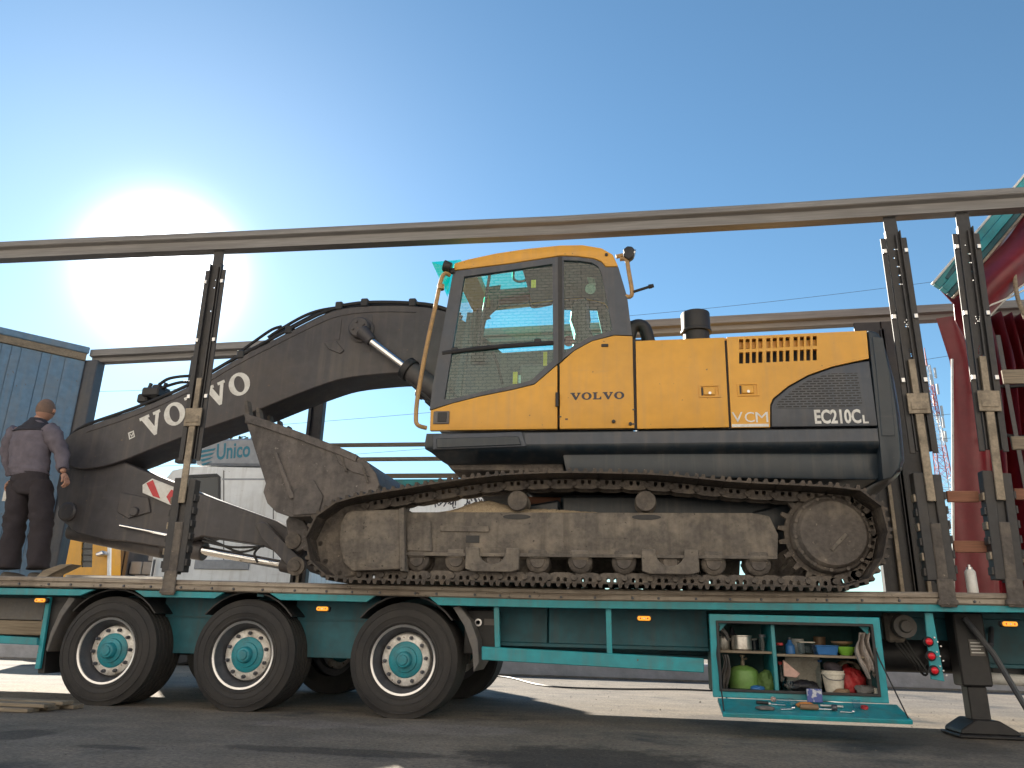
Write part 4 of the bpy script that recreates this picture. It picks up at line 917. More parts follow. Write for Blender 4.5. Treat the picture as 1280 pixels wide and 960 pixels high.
MB().prism(PP([(162.2, 543), (163.4, 542.8), (164.2, 544.5), (166, 540.8), (166.8, 541.5), (164.6, 546)], YB0-.003), YB0-.003, YB0+.001).build('decal_tick', M_wlet, lgo, smooth=0)
# pivot boss and boom cylinders
for yb, s_ in ((YB0, -1), (YB1, 1)):
    c = at3(452, 413, YB0); c = (c[0], yb, c[2])
    bs = MB().lathe(c, [(.14, 0), (.14, .02*s_), (.115, .03*s_), (.115, .09*s_), (.10, .11*s_), (.001, .11*s_)], 24).build('pivot_boss', M_boom, ex)
    for k in range(4):
        a = k*math.pi/2+.4; MB().cyl((c[0]+.06*math.cos(a), yb+.108*s_, c[2]+.06*math.sin(a)), (c[0]+.06*math.cos(a), yb+.122*s_, c[2]+.06*math.sin(a)), .014, None, 6).build('bolt_head', M_boom, bs)
    yc = yb+.09*s_
    p0 = at3(452, 413, YB0-.09); p1 = at3(465, 427, YB0-.09); p2 = at3(508, 460, YB0-.09); p3 = at3(600, 528, YB0-.09)
    mk = lambda p: (p[0], yc, p[2])
    cyl_ = MB().cyl(mk(p2), mk(p3), .105, None, 20).build('boom_cylinder', M_boom, ex, bevel=.01)
    MB().cyl(mk(p1), mk(p2), .042, None, 16).build('rod', M_chrome, cyl_)
    MB().cyl(mk(p0), mk(p1), .075, .06, 14).build('rod_eye', M_boom, cyl_, bevel=.01)
    d_ = (Vector(p3)-Vector(p2)).normalized(); e_ = Vector(mk(p2))
    MB().cyl(e_-d_*.01, e_+d_*.07, .125, None, 20).build('gland', M_black, cyl_, bevel=.008)
    MB().tube([e_+d_*.05+Vector((0, s_*.02, -.12)), e_+d_*.35+Vector((0, s_*.02, -.15)), e_+d_*.7+Vector((0, s_*.02, -.15))], .02, 8).build('cylinder_pipe', M_black, cyl_)
# ---- arm (stick)
YA0, YA1 = 1.08, 1.44
arm = [(78, 574), (92, 556), (112, 556), (140, 570), (168, 583), (205, 598), (270, 624), (345, 651), (372, 668), (382, 686), (374, 700), (345, 690), (325, 681), (253, 670), (206, 684), (160, 677), (128, 674), (95, 666), (74, 648), (70, 610)]
ar = MB().prism(PP(arm, YA0), YA0, YA1).build('arm', M_boom, ex, bevel=.01)
MB().prism(PP([(150, 615), (185, 622), (188, 640), (160, 648), (146, 640)], YA0-.02), YA0-.02, YA0+.001).build('wear_plate', M_boom, ar, bevel=.006)
for px, py, r_ in ((100, 572, .13), (86, 640, .10), (170, 640, .05), (368, 684, .09)):
    x, y, z = at3(px, py, YA0); MB().lathe((x, YA0, z), [(r_, .001), (r_, -.03), (r_*.8, -.045), (.001, -.045)], 20).build('pin_boss', M_boom, ar)
# arm cylinder lying over the boom end, bucket cylinder below the arm
b1 = MB().cyl(at3(88, 664, YA0+.18), at3(206, 688, YA0+.18), .085, None, 18).build('bucket_cylinder', M_boom, ex, bevel=.01)
MB().cyl(at3(150, 657, YA0-.05), at3(212, 669, YA0-.05), .016, None, 10).build('cylinder_pipe', M_chrome, b1)
MB().cyl(at3(204, 680, YA0+.18), at3(256, 689, YA0+.18), .10, None, 18).build('gland', M_boom, b1, bevel=.01)
MB().cyl(at3(254, 688, YA0+.14), at3(358, 707, YA0+.14), .045, None, 16).build('rod', M_chrome, b1)
MB().cyl(at3(352, 705, YA0+.14), at3(374, 710, YA0+.14), .075, None, 16).build('rod_eye', M_boom, b1, bevel=.01)
for k, q in enumerate(([(255, 672), (275, 680), (300, 690), (325, 684)], [(253, 676), (290, 684), (330, 683)], [(325, 683), (318, 692), (322, 703)])):
    MB().tube([at3(px, py, YA0-.04-.02*k) for px, py in q], .012, 7, 5).build('hydraulic_hose', M_hose, ar)
lk = MB().prism(PP([(318, 655), (330, 652), (378, 700), (374, 714), (362, 710), (326, 672)], YA0-.10), YA0-.10, YA0-.04).build('bucket_link', M_boom, ex, bevel=.008)
MB().prism(PP([(318, 655), (330, 652), (378, 700), (374, 714), (362, 710), (326, 672)], YA0-.10), YA1+.04, YA1+.10).build('link_plate', M_boom, lk, bevel=.008)
x, y, z = at3(371, 708, YA0-.10); MB().lathe((x, YA0-.10, z), [(.09, 0), (.09, -.03), (.055, -.035), (.05, -.05), (.001, -.05)], 20).build('pin_boss', M_steel, lk)
lk2 = MB().prism(PP([(357, 650), (364, 641), (376, 645), (385, 660), (384, 685), (372, 690), (360, 680), (358, 662)], YA0-.16), YA0-.16, YA0-.105).build('bucket_ear', M_bucket, ex, bevel=.01)
x, y, z = at3(367, 676, YA0-.16); MB().lathe((x, YA0-.16, z), [(.08, 0), (.08, -.02), (.045, -.03), (.001, -.03)], 18).build('pin_boss', M_steel, lk2)
MB().prism(PP([(357, 650), (364, 641), (376, 645), (385, 660), (384, 685), (372, 690), (360, 680), (358, 662)], YA0-.16), YA1+.105, YA1+.16).build('ear_plate', M_bucket, lk2, bevel=.01)
# ---- bucket
YK0, YK1 = .68, 1.86
bk = [(304, 516), (330, 524), (375, 540), (420, 557), (445, 568), (460, 578), (470, 592), (474, 606), (466, 622), (440, 636), (400, 645), (364, 646), (345, 640), (334, 629), (329, 615), (332, 604)]
def shell(name, idx, parent, th, m):
    pts = [Vector(P(*bk[i], YK0)) for i in idx]; cen = sum(pts, Vector((0, 0)))/len(pts); cen = Vector(P(395, 600, YK0))
    inn = [p+(cen-p).normalized()*th for p in pts]
    return MB().prism([tuple(p) for p in pts]+[tuple(p) for p in inn[::-1]], YK0+.03, YK1-.03).build(name, m, parent, smooth=40)
bu = MB().prism(PP(bk, YK0), YK0, YK0+.03).build('bucket', M_bucket, ex, bevel=.004)
MB().prism(PP(bk, YK0), YK1-.03, YK1).build('side_plate', M_bucket, bu, bevel=.004)
shell('bucket_shell', list(range(4, 15)), bu, .035, M_bucket)
shell('cutting_lip', [14, 15, 0], bu, .05, M_bucket)
MB().prism(PP([(304, 516), (330, 524), (375, 540), (420, 557), (447, 569), (444, 577), (415, 565), (372, 549), (328, 534), (308, 528)], YK0-.02), YK0-.02, YK0-.001).build('side_cutter', M_bucket, bu, bevel=.004)
MB().prism(PP([(342, 566), (346, 565), (368, 622), (362, 624)], YK0-.02), YK0-.02, YK0-.001).build('rib', M_bucket, bu, bevel=.004)
MB().prism(PP([(367, 612), (392, 600), (404, 620), (398, 642), (366, 644)], YK0-.015), YK0-.015, YK0-.001).build('wear_plate', M_bucket, bu, bevel=.004)
MB().prism(PP([(418, 566), (452, 580), (462, 596), (440, 590), (424, 580)], YK0-.012), YK0-.012, YK0-.001).build('wear_plate', M_bucket, bu, bevel=.004)
for k, (px, py) in enumerate(((425, 570), (452, 584))): MB().prism(PP([(px, py), (px+3, py+1), (px+9, py+19), (px+6, py+19)], YK0-.022), YK0-.022, YK0-.013).build('weld_bead', M_steel, bu, smooth=0)
for k in range(5):
    y = YK0+.06+k*.255; x, z = P(305, 518, YK0)
    MB().prism([(x-.05, z+.16), (x-.02, z+.17), (x+.05, z-.05), (x-.01, z-.08)], y, y+.09).build('tooth', M_steel, bu, bevel=.006)

# ---- undercarriage
YT0, YT1 = -.20, .40; YLK = .10
outer = [(450, 730), (560, 733), (700, 735.5), (850, 737), (1000, 738), (1056, 737), (1085, 727), (1104, 702), (1112, 670), (1108, 640), (1092, 618), (1066, 609), (1000, 604.5), (920, 600.5), (830, 592), (760, 589.5), (690, 589), (620, 592.5), (560, 600), (500, 610), (455, 617), (425, 624), (400, 638), (384, 660), (380, 682), (388, 704), (408, 721)]
op = [Vector(P(a, b_, YT0)) for a, b_ in outer]
GR = .026
ztr = DZ+GR+.004
for i, v in enumerate(op):
    if i <= 5: op[i] = Vector((v.x, ztr))
op = [Vector((v.x, max(v.y, ztr))) for v in op]
loop = catmull(op, 12, True)
seg = [0]
for i in range(len(loop)): seg.append(seg[-1]+(loop[(i+1) % len(loop)]-loop[i]).length)
TOT = seg[-1]; NSH = 50; pitch = TOT/NSH
def along(d):
    d %= TOT
    lo_, hi_ = 0, len(loop)
    while hi_-lo_ > 1:
        m_ = (lo_+hi_)//2
        if seg[m_] <= d: lo_ = m_
        else: hi_ = m_
    a, b_ = loop[lo_], loop[(lo_+1) % len(loop)]
    t = (d-seg[lo_])/max(1e-9, seg[lo_+1]-seg[lo_])
    return a+(b_-a)*t
h = pitch*.5
SH = MB().box(-h*.97, h*.99, -.3, .3, .0, .014)
for gx in (-.8, -.05, .7):
    SH.prism([(h*gx-.012, -GR), (h*gx+.008, -GR), (h*gx+.018, .0), (h*gx-.020, .0)], -.298, .298)
SHM = SH.mesh('shoe', smooth=0); SHM.materials.append(M_shoe)
LKh = []
lkout = [(-h*1.12, .020), (h*1.05, .020), (h*1.18, .05), (h*1.1, .085), (h*.55, .098), (-h*.55, .098), (-h*1.05, .085), (-h*1.15, .05)]
LKM_ = MB()
for y in (-.09, .07):
    LKM_.holed(lkout, [[(-.042, .022+.004), (-.014, .026), (-.014, .055), (-.028, .064), (-.042, .055)], [(.014, .026), (.042, .026), (.042, .055), (.028, .064), (.014, .055)]], y, y+.026)
LKM_.cyl((h, -.11, .058), (h, .115, .058), .022, None, 10)
LKM = LKM_.mesh('link', smooth=0); LKM.materials.append(M_steel)
def track(yoff, full=True):
    tk = MB()
    # pads under the chain: bolts strip (the part that carries shoes and links)
    fr = [(505, 640), (560, 640), (940, 641), (962, 645), (973, 668), (972, 697), (506, 693)]
    root = MB().prism(PP(fr, .0), .0, .36).build('track', M_frame, ex, bevel=.012, seg=2)
    for i in range(NSH):
        d = i*pitch; a, b_ = along(d-h), along(d+h); c = (a+b_)/2; t = (b_-a)
        ang = math.atan2(t.y, t.x)          # travelling anticlockwise seen from the near side: inside is on the left
        inst('shoe', SHM, root, (c.x, YLK, c.y), (0, -ang, 0))
        inst('link', LKM, root, (c.x, YLK+.03, c.y), (0, -ang, 0))
    # idler cover, sprocket, rollers, frame details
    MB().prism(PP([(432, 641), (440, 638), (504, 636), (506, 700), (500, 712), (440, 714), (428, 702), (424, 680), (425, 655)], -.06), -.06, .30).build('idler_guard', M_frame, root, bevel=.02, seg=2)
    MB().prism(PP([(498, 636), (505, 634), (506, 714), (500, 714)], -.075), -.075, .32).build('guard_edge', M_frame, root, bevel=.004)
    ci = P(432, 677, .1); MB().lathe((ci[0], .02, ci[1]), [(.001, .0), (.30, .0), (.33, .03), (.30, .06), (.30, .10), (.33, .13), (.30, .16), (.001, .16)], 32).build('idler', M_steel, root)
    MB().prism(PP([(506, 690), (972, 695), (972, 699), (506, 694.5)], -.02), -.02, .02).build('frame_flange', M_frame, root, bevel=.003)
    MB().prism(PP([(550, 657), (611, 658), (611, 665), (550, 664)], -.012), -.012, .001).build('cover_strip', M_frame, root, bevel=.003)
    xz_ = P(591, 674, .0); MB().box(xz_[0]-.055, xz_[0]+.055, -.006, .001, xz_[1]-.03, xz_[1]+.03).build('frame_opening', M_black, root)
    MB().prism(PP([(508, 656), (538, 650), (540, 690), (508, 689)], -.02), -.02, .001).build('recoil_cover', M_frame, root, bevel=.01)
    for px, py in ((646, 646), (808, 646.5)):
        x, z = P(px, py, -.003); pts = [(x+.115*math.cos(k*math.pi/10), z+.022*math.sin(k*math.pi/10)) for k in range(20)]
        MB().prism(pts, -.004, .001).build('frame_opening', M_black, root, smooth=0)
    rl = MB().lathe((0, 0, 0), [(.001, -.02), (.055, -.02), (.06, -.008), (.085, .0), (.095, .01), (.10, .04), (.085, .05), (.085, .18), (.10, .19), (.10, .22), (.001, .22)], 22).mesh('track_roller', smooth=30); rl.materials.append(M_steel)
    for px in (521, 570, 617, 672, 725, 780, 838, 892, 948):
        x, z = P(px, 705, .02); inst('track_roller', rl, root, (x, .02, DZ+.215))
        if px not in (617, 838): MB().prism([(x-.075, DZ+.225), (x+.075, DZ+.225), (x+.075, DZ+.30), (x-.075, DZ+.30)], -.012, .02).build('roller_bracket', M_frame, root, bevel=.012)
    for px in (615, 838):
        x, z = P(px, 705, -.03); z0_ = DZ+.12; z1_ = DZ+.31
        out_ = [(x-.22, z1_), (x-.22, z0_+.02), (x-.16, z0_), (x+.16, z0_), (x+.22, z0_+.02), (x+.22, z1_), (x+.13, z1_)]
        inner = [(x+.11*math.cos(R(-a)), z1_-.03+.10*math.sin(R(-a))) for a in range(0, 181, 20)]
        MB().prism([(x-.22, z1_), (x-.22, z0_+.02), (x-.16, z0_), (x+.16, z0_), (x+.22, z0_+.02), (x+.22, z1_)]+[(x+.11, z1_)]+inner+[(x-.11, z1_)], -.035, -.005).build('track_guide', M_frame, root, bevel=.006)
    cr_ = MB().lathe((0, 0, 0), [(.001, -.04), (.078, -.04), (.084, -.03), (.086, .0), (.07, .02), (.07, .16), (.086, .18), (.001, .18)], 24).mesh('carrier_roller', smooth=30); cr_.materials.append(M_steel)
    for px, py in ((647, 626), (807, 626.5)):
        x, z = P(px, py, -.02); inst('carrier_roller', cr_, root, (x, .0, z))
        MB().box(x-.05, x+.05, .14, .22, z-.14, z+.02).build('roller_post', M_steel, root, bevel=.008)
    cs = P(1038, 668, .05)
    teeth = []
    for k in range(21):
        for da, rr in ((-.5, .335), (-.22, .335), (-.12, .385), (.12, .385), (.22, .335)):
            a = (k+da)*2*math.pi/21; teeth.append((cs[0]+rr*math.cos(a), cs[1]+rr*math.sin(a)))
    MB().prism(teeth, .09, .14).build('sprocket', M_steel, root, smooth=0)
    MB().lathe((cs[0], .0, cs[1]), [(.30, .10), (.30, .03), (.285, .0), (.265, -.01), (.255, -.03), (.24, -.045), (.06, -.052), (.001, -.052)], 40).build('final_drive_cover', M_steel, root)
    for k in range(14):
        a = k*2*math.pi/14+.1; MB().cyl((cs[0]+.275*math.cos(a), -.002, cs[1]+.275*math.sin(a)), (cs[0]+.275*math.cos(a), -.02, cs[1]+.275*math.sin(a)), .015, None, 6).build('bolt_head', M_steel, root)
    MB().prism([(cs[0]+a, cs[1]+b_) for a, b_ in ((-.04, -.12), (-.02, -.14), (.10, -.02), (.08, .0))], -.060, -.05).build('cast_mark', M_frame, root, bevel=.003)
    return root
t1 = track(0)
t2 = copy_part(t1, ex, (0, 2.18, 0))
# dirt lying on the near track frame
rnd = random.Random(11)
def heap(u, v):
    px = 530+u*225; yy = .02+v*.32
    x = P(px, 640, .1)[0]; z = P(px, 640.5, .0)[1]
    hh = (.13*math.exp(-((px-600)/38)**2)+.05*math.exp(-((px-690)/55)**2))*math.sin(math.pi*v)**.6*math.sin(math.pi*u)**.5+rnd.uniform(0, .012)*(0 < v < 1)
    return (x, yy, z-.004+hh)
MB().grid(heap, 60, 14).build('dirt_heap', M_sand, t1, smooth=60)
# centre frame between the tracks
MB().box(P(700, 640, .4)[0], P(1000, 640, .4)[0], .42, 2.1, DZ+.42, DZ+.82).build('centre_frame', M_navy, ex, bevel=.03)
for a in ((610, 700), (940, 1000)):
    MB().prism(PP([(a[0], 640), (a[1], 625), (a[1], 655), (a[0], 675)], .40), .37, 2.1).build('frame_leg', M_navy, ex, bevel=.02)
MB().prism(PP([(640, 620), (720, 622), (720, 630), (640, 629)], .9), .9, 1.0).build('slew_guard', M_redwood, ex, bevel=.01)

# ================================================================== CURTAIN, SLIDING ROOF, THINGS AT THE TRAILER'S FRONT
# red curtain drawn together on the far side
xc0, xc1 = P(1190, 560, 2.40)[0], P(1380, 560, 2.40)[0]; zc1 = frz(xc0)-.02
hb, ht = P(1192, 738, 2.40), P(1190, 420, 2.40)
def hemx(z): return hb[0]+(ht[0]-hb[0])*(z-hb[1])/(ht[1]-hb[1])
def curt(u, v):
    z = DZ+(zc1-DZ)*v; xl_ = hemx(z)
    x = xl_+(xc1-xl_)*u; k = max(0, u-.22)
    y = 2.40+.13*math.sin(u*70+.5*math.sin(v*4))*min(1, k*7)+.03*math.sin(u*23+v*2.2)
    return (x-.10*(v > .82)*(v-.82)/.18*(1-u)*1.6, y, z)
cu_ = MB().grid(curt, 120, 26).build('side_curtain', M_red, tr, smooth=60)
xk = xc0
MB().tube([(hemx(z), 2.40, z) for z in (DZ+.01, DZ+.8, DZ+1.6, zc1-.5)], .014, 6).build('sunlit_curtain_hem', M_wlet, cu_, bevel=.003)  # white tube puts sunlight on the curtain edge into its colour
# roof carriage pushed up and folded: alloy side profile with the tarpaulin hanging below
YR = .42
def diag(name, w0, w1, y0, y1, m, par, b0=(1166, 352), b1=(1330, 158)):
    A, B_ = Vector(P(*b0, YR)), Vector(P(*b1, YR)); d = (B_-A).normalized(); nn = Vector((d.y, -d.x))
    return MB().prism([tuple(A+nn*w0), tuple(B_+nn*w0), tuple(B_+nn*w1), tuple(A+nn*w1)], y0, y1).build(name, m, par, bevel=.004)
rf = thing('sliding_roof', 'teal edged red tarpaulin roof pushed up at an angle above the right posts', 'roof', (P(1280, 260, YR)[0], 1.25, P(1280, 300, YR)[1]))
diag('roof_profile', .0, .02, YR, YR+.06, M_wlet, rf); diag('roof_profile', .021, .085, YR+.012, YR+.06, M_teal, rf); diag('roof_profile', .086, .155, YR-.01, YR+.06, M_teal, rf)
diag('roof_profile', .156, .205, YR+.02, YR+.06, M_tealshade, rf); diag('roof_profile', .206, .23, YR-.012, YR+.06, M_alu, rf)
A, B_ = Vector(P(1166, 352, YR)), Vector(P(1330, 158, YR)); dd = (B_-A); nn = Vector((dd.y, -dd.x)).normalized()
def fold(u, v):
    q = A+dd*(u*1.0-.0)+nn*(.235+.55*v*(1-.45*(1-u)))
    y = YR+.02-.24*math.sin(math.pi*v)**.8+.03*math.sin(u*19+v*3)*v
    return (q.x, y, q.y+.02*math.sin(u*13))
tp = MB().grid(fold, 60, 18).build('tarpaulin', M_red, rf, smooth=60)
def fold2(u, v):
    u = .22+.78*u; q = A+dd*u+nn*.10
    return (q.x+.35*v, YR+.06+1.2*v, q.y-.18*math.sin(math.pi*v)-.03*math.sin(u*30)*math.sin(math.pi*v))
MB().grid(fold2, 50, 16).build('tarpaulin', M_red, rf, smooth=60)
def hem(u): q = A+dd*u+nn*(.235+.55*(1-.45*(1-u))); return (q.x, YR+.02+.025*math.sin(u*19+3), q.y+.02*math.sin(u*13))
MB().tube([hem(i/30) for i in range(31)], .012, 6).build('tarpaulin_hem', M_wlet, rf)
tri = PP([(1166, 352), (1192, 380), (1194, 400), (1215, 440), (1205, 400), (1196, 352)], .8); MB().prism(tri, .8, .81).build('tarpaulin_corner', M_red, rf, smooth=0)
zb3 = MB().tube([at3(1195, 332, YR+.03), at3(1183, 350, YR+.03)], .03, 10).build('roof_runner', M_tealshade, rf)
MB().tube([at3(1232, 384, .3), at3(1262, 372, .3), at3(1300, 352, .3)], .008, 6).build('tension_cord', M_wlet, rf)
MB().tube([at3(1268, 344, .25), at3(1272, 372, .25), at3(1282, 398, .25)], .018, 8, 4).build('pull_rope', M_wood, rf)
# spray can on the deck
x, z = P(1217, 735, .08)
sc_ = thing('spray_can', 'upright dented white spray can standing on the deck between the two right posts', 'spray can', (x, .10, DZ+.014))
b0 = MB().lathe((x, .10, DZ+.016), [(.034, 0), (.038, .004), (.038, .16), (.030, .175), (.024, .18), (.001, .18)], 20, axis='z').build('can_body', M_wlet, sc_)
MB().lathe((x, .10, DZ+.016), [(.022, .1805), (.022, .196), (.010, .198), (.010, .214), (.001, .215)], 16, axis='z').build('cap', M_lip, sc_)
# rear end of the tractor unit under the trailer front
tx, tz = P(1232, 790, .9)
tu = thing('truck_tractor', 'dark rear end of a truck tractor coupled under the right end of the trailer', 'truck', (tx+.6, 1.25, 0))
for y in (.85, 1.6): MB().box(tx+.05, tx+3.5, y, y+.08, .62, .86).build('chassis_rail', M_black, tu, bevel=.005)
hl = MB().box(tx-.05, tx+.12, .80, .90, tz-.09, tz+.08).build('tail_lamp', M_black, tu, bevel=.01)
MB().box(tx-.045, tx+.10, .785, .799, tz-.075, tz+.065).build('lens', M_redl, hl, bevel=.01)
px_, pz_ = P(1243, 816, .85); M_plate = mat('blue_number_plate', (.18, .26, .42), .4)
pl = MB().box(px_-.13, px_+.13, .845, .852, pz_-.055, pz_+.055).build('number_plate', M_plate, tu, bevel=.002)
for k in range(4): MB().prism([(px_-.10+k*.055, pz_-.03), (px_-.075+k*.055, pz_-.03), (px_-.065+k*.055, pz_+.03), (px_-.09+k*.055, pz_+.03)], .842, .8449).build('plate_character', M_wlet, pl, smooth=0)
bx_, bz_ = P(1238, 848, .75)
MB().cyl((bx_, .80, bz_), (bx_+.34, .80, bz_-.012), .045, None, 16).build('bumper_tube', M_wlet, tu, bevel=.008)
MB().cyl((bx_-.04, .80, bz_), (bx_-.001, .80, bz_), .05, None, 16).build('tube_cap', M_black, tu, bevel=.006)
MB().box(bx_+.345, bx_+.40, .76, .84, .08, bz_+.25).build('bumper_bracket', M_black, tu, bevel=.01)
MB().box(tx+.0, tx+1.6, .9, .93, .42, .62).build('rear_panel', M_navy, tu, bevel=.01)
ww = MB().lathe((tx+1.35, .30, .50), [(.28, .02), (.36, .0), (.46, .0), (.495, .03), (.50, .05), (.50, .28), (.47, .31), (.28, .30)], 44, close=True).build('wheel', M_rubber, tu)
MB().lathe((tx+1.35, .33, .50), [(.29, .0), (.27, .03), (.15, .10), (.11, .03), (.001, .03)], 30).build('rim', M_silver, ww)

# ================================================================== LOOSE SECTIONS ON THE DECK AND ON THE GROUND
M_bright = mat('bright_aluminium_section', (.62, .60, .57), .35, metal=.7, dirt=(.3, .27, .24), amt=.5, scale=4, stretch=(.3, 4, 4))
def section(px0, px1, Y, z, h, w, label, i):
    x0, x1 = P(px0, 712, Y)[0], P(px1, 712, Y)[0]
    o = MB().box(x0, x1, Y, Y+w, z, z+h).build('aluminium_section', M_bright, bevel=.004)
    tag(o, label, 'metal bar', 'loose bars on the trailer deck')
section(83, 205, .55, DZ+.002, .075, .10, 'longest bright aluminium bar lying on the deck beside the man', 0)
section(78, 250, .40, DZ+.002, .035, .10, 'thin aluminium bar in front of the long bright bar on the deck', 1)
section(226, 322, .62, DZ+.002, .05, .10, 'short grey bar on the deck just right of the left post', 2)
x, z = P(80, 706, .5)
ck = MB().prism([(x-.16, DZ+.003), (x-.06, DZ+.10), (x+.10, DZ+.155), (x+.22, DZ+.16), (x+.05, DZ+.08), (x-.08, DZ+.004)], .32, .48).build('folded_cardboard', M_wood, bevel=.003); tag(ck, 'curled tan cardboard scrap lying on the deck beside the man', 'cardboard')
for k, (x0, x1, y0, z0, h, lb) in enumerate(((-40, 84, -.62, .003, .028, 'front lower grey plank of the stack on the asphalt before the first wheel'), (-40, 90, -.44, .003, .03, 'middle grey plank of the stack on the asphalt before the first wheel'), (-40, 106, -.27, .003, .03, 'rear lower plank of the stack, longest toward the first wheel'), (-40, 100, -.36, .035, .028, 'top plank lying across the others on the asphalt before the first wheel'), (-40, 98, -.55, .033, .026, 'upper front plank of the stack on the asphalt, nearest the viewer'))):
    a, b_ = PZ(x0, 880, 0)[0], PZ(x1, 885, 0)[0]
    o = MB().box(a-.4, b_, y0, y0+.13, z0, z0+h).build('plank', M_wood, bevel=.003); tag(o, lb, 'plank', 'planks stacked on the asphalt')

# ================================================================== TOOL LOCKER CONTENTS
def item(name, label, cat, px, pz_, y):  # an empty standing at px on shelf height
    x = P(px, 840, y)[0]; t = thing(name, label, cat, (x, y, pz_)); return t, x
S1, S2, FL = zs1+.001, zs2+.001, bz0+.046
M_pot = mat('brushed_pot_steel', (.58, .56, .53), .3, metal=.85, dirt=(.3, .26, .2), amt=.4, scale=10)
def pot(px, r, h, lab, y=.2):
    t, x = item('cooking_pot', lab, 'pot', px, S1, y)
    b0 = MB().lathe((x, y, S1), [(r*.9, 0), (r, .01), (r, h), (r*1.06, h+.004), (r*1.06, h+.01), (r*.98, h+.01), (r*.96, .02), (.001, .02)], 24, axis='z').build('pot_body', M_pot, t)
    for s_ in (-1, 1): MB().tube([(x+s_*r, y-.03, S1+h*.8), (x+s_*(r+.035), y-.02, S1+h*.85), (x+s_*(r+.035), y+.02, S1+h*.85), (x+s_*r, y+.03, S1+h*.8)], .006, 6).build('handle', M_pot, t)
pot(905, .055, .09, 'small grey cooking pot at the left end of the locker shelf', .22); pot(929, .078, .10, 'larger shiny steel pot on the upper left locker shelf')
def jar(name, lab, cat, px, base, y, prof, m, cap=None, mc=None):
    t, x = item(name, lab, cat, px, base, y)
    MB().lathe((x, y, base), prof, 18, axis='z').build('body', m, t)
    if cap: MB().lathe((x, y, base), cap, 14, axis='z').build('cap', mc, t)
    return t, x
M_gas = mat('green_gas_bottle_paint', (.13, .26, .06), .45, dirt=(.10, .11, .05), amt=.6, scale=8)
M_bowl = mat('lime_plastic', (.22, .50, .06), .4); M_blu = mat('blue_plastic', (.03, .14, .38), .4); M_brn = mat('brown_plastic', (.22, .14, .08), .5)
M_rplas = mat('red_plastic', (.45, .035, .04), .5, bump=.5, bscale=30); M_creambk = mat('cream_plastic', (.62, .58, .50), .5, dirt=(.35, .29, .22), amt=.6, scale=12)
jar('glass_jar', 'clear glass jar beside the divider on the upper left locker shelf', 'jar', 956, S1, .15, [(.03, 0), (.034, .004), (.034, .07), (.024, .09), (.024, .1), (.001, .1)], M_clear, [(.026, .101), (.026, .12), (.001, .12)], M_rim)
jar('storage_tin', 'dark tin between the steel pot and the glass jar', 'tin', 945, S1, .35, [(.035, 0), (.035, .08), (.037, .081), (.037, .09), (.001, .09)], M_navy)
jar('sauce_jar', 'small red lidded jar just right of the locker divider', 'jar', 977, S2, .15, [(.028, 0), (.030, .05), (.022, .06), (.001, .06)], M_clear, [(.026, .0605), (.026, .078), (.001, .078)], M_rplas)
jar('cleaner_bottle', 'dark blue bottle beside the red lidded jar on the shelf', 'bottle', 990, S2, .2, [(.036, 0), (.036, .06), (.018, .08), (.014, .1), (.001, .1)], M_blu, [(.016, .1005), (.016, .12), (.001, .12)], M_navy)
def tub(name, lab, cat, px, base, y, w, d, h, m, lid=None):
    t, x = item(name, lab, cat, px, base, y)
    mb = MB(); vs = []
    for k, (f_, z) in enumerate(((.85, 0), (1, h), (.94, h), (.8, .008))):
        vs += [(x-w/2*f_, y-d/2*f_, base+z), (x+w/2*f_, y-d/2*f_, base+z), (x+w/2*f_, y+d/2*f_, base+z), (x-w/2*f_, y+d/2*f_, base+z)]
    fs = [(0, 3, 2, 1), (12, 13, 14, 15)]
    for r_ in range(3): fs += [(r_*4+k, r_*4+(k+1) % 4, (r_+1)*4+(k+1) % 4, (r_+1)*4+k) for k in range(4)]
    mb.add(vs, fs).build('tub_body', m, t, bevel=.003)
    MB().box(x-w/2-.004, x+w/2+.004, y-d/2-.004, y+d/2+.004, base+h+.001, base+h+.009).build('rim', lid or m, t, bevel=.003)
tub('food_container', 'clear food box with yellow rim on the upper right shelf', 'container', 1010, S2, .18, .11, .12, .082, M_clear, M_creambk)
tub('blue_tray', 'blue plastic tray between the food box and the green bowl', 'tray', 1034, S2, .2, .16, .16, .06, M_blu)
jar('green_bowl', 'lime green bowl on the shelf beside the hanging cloth', 'bowl', 1060, S2, .18, [(.04, 0), (.072, .04), (.078, .062), (.074, .062), (.05, .012), (.001, .012)], M_bowl)
jar('brown_bowl', 'brown bowl stacked above the lime green one', 'bowl', 1056, S2+.066, .2, [(.04, 0), (.075, .02), (.08, .034), (.076, .034), (.05, .012), (.001, .012)], M_brn)
t, x = jar('gas_cylinder', 'green camping gas cylinder with brass valve in the lower left of the locker', 'gas cylinder', 929, FL, .20, [(.10, 0), (.115, .015), (.118, .06), (.118, .10), (.105, .14), (.07, .165), (.03, .175), (.001, .175)], M_gas)
MB().lathe((x, .20, FL+.176), [(.016, 0), (.016, .03), (.01, .034), (.01, .06), (.022, .062), (.022, .075), (.001, .075)], 12, axis='z').tube([(x, .20, FL+.215), (x+.03, .18, FL+.225)], .008, 8).build('valve', M_tan, t)
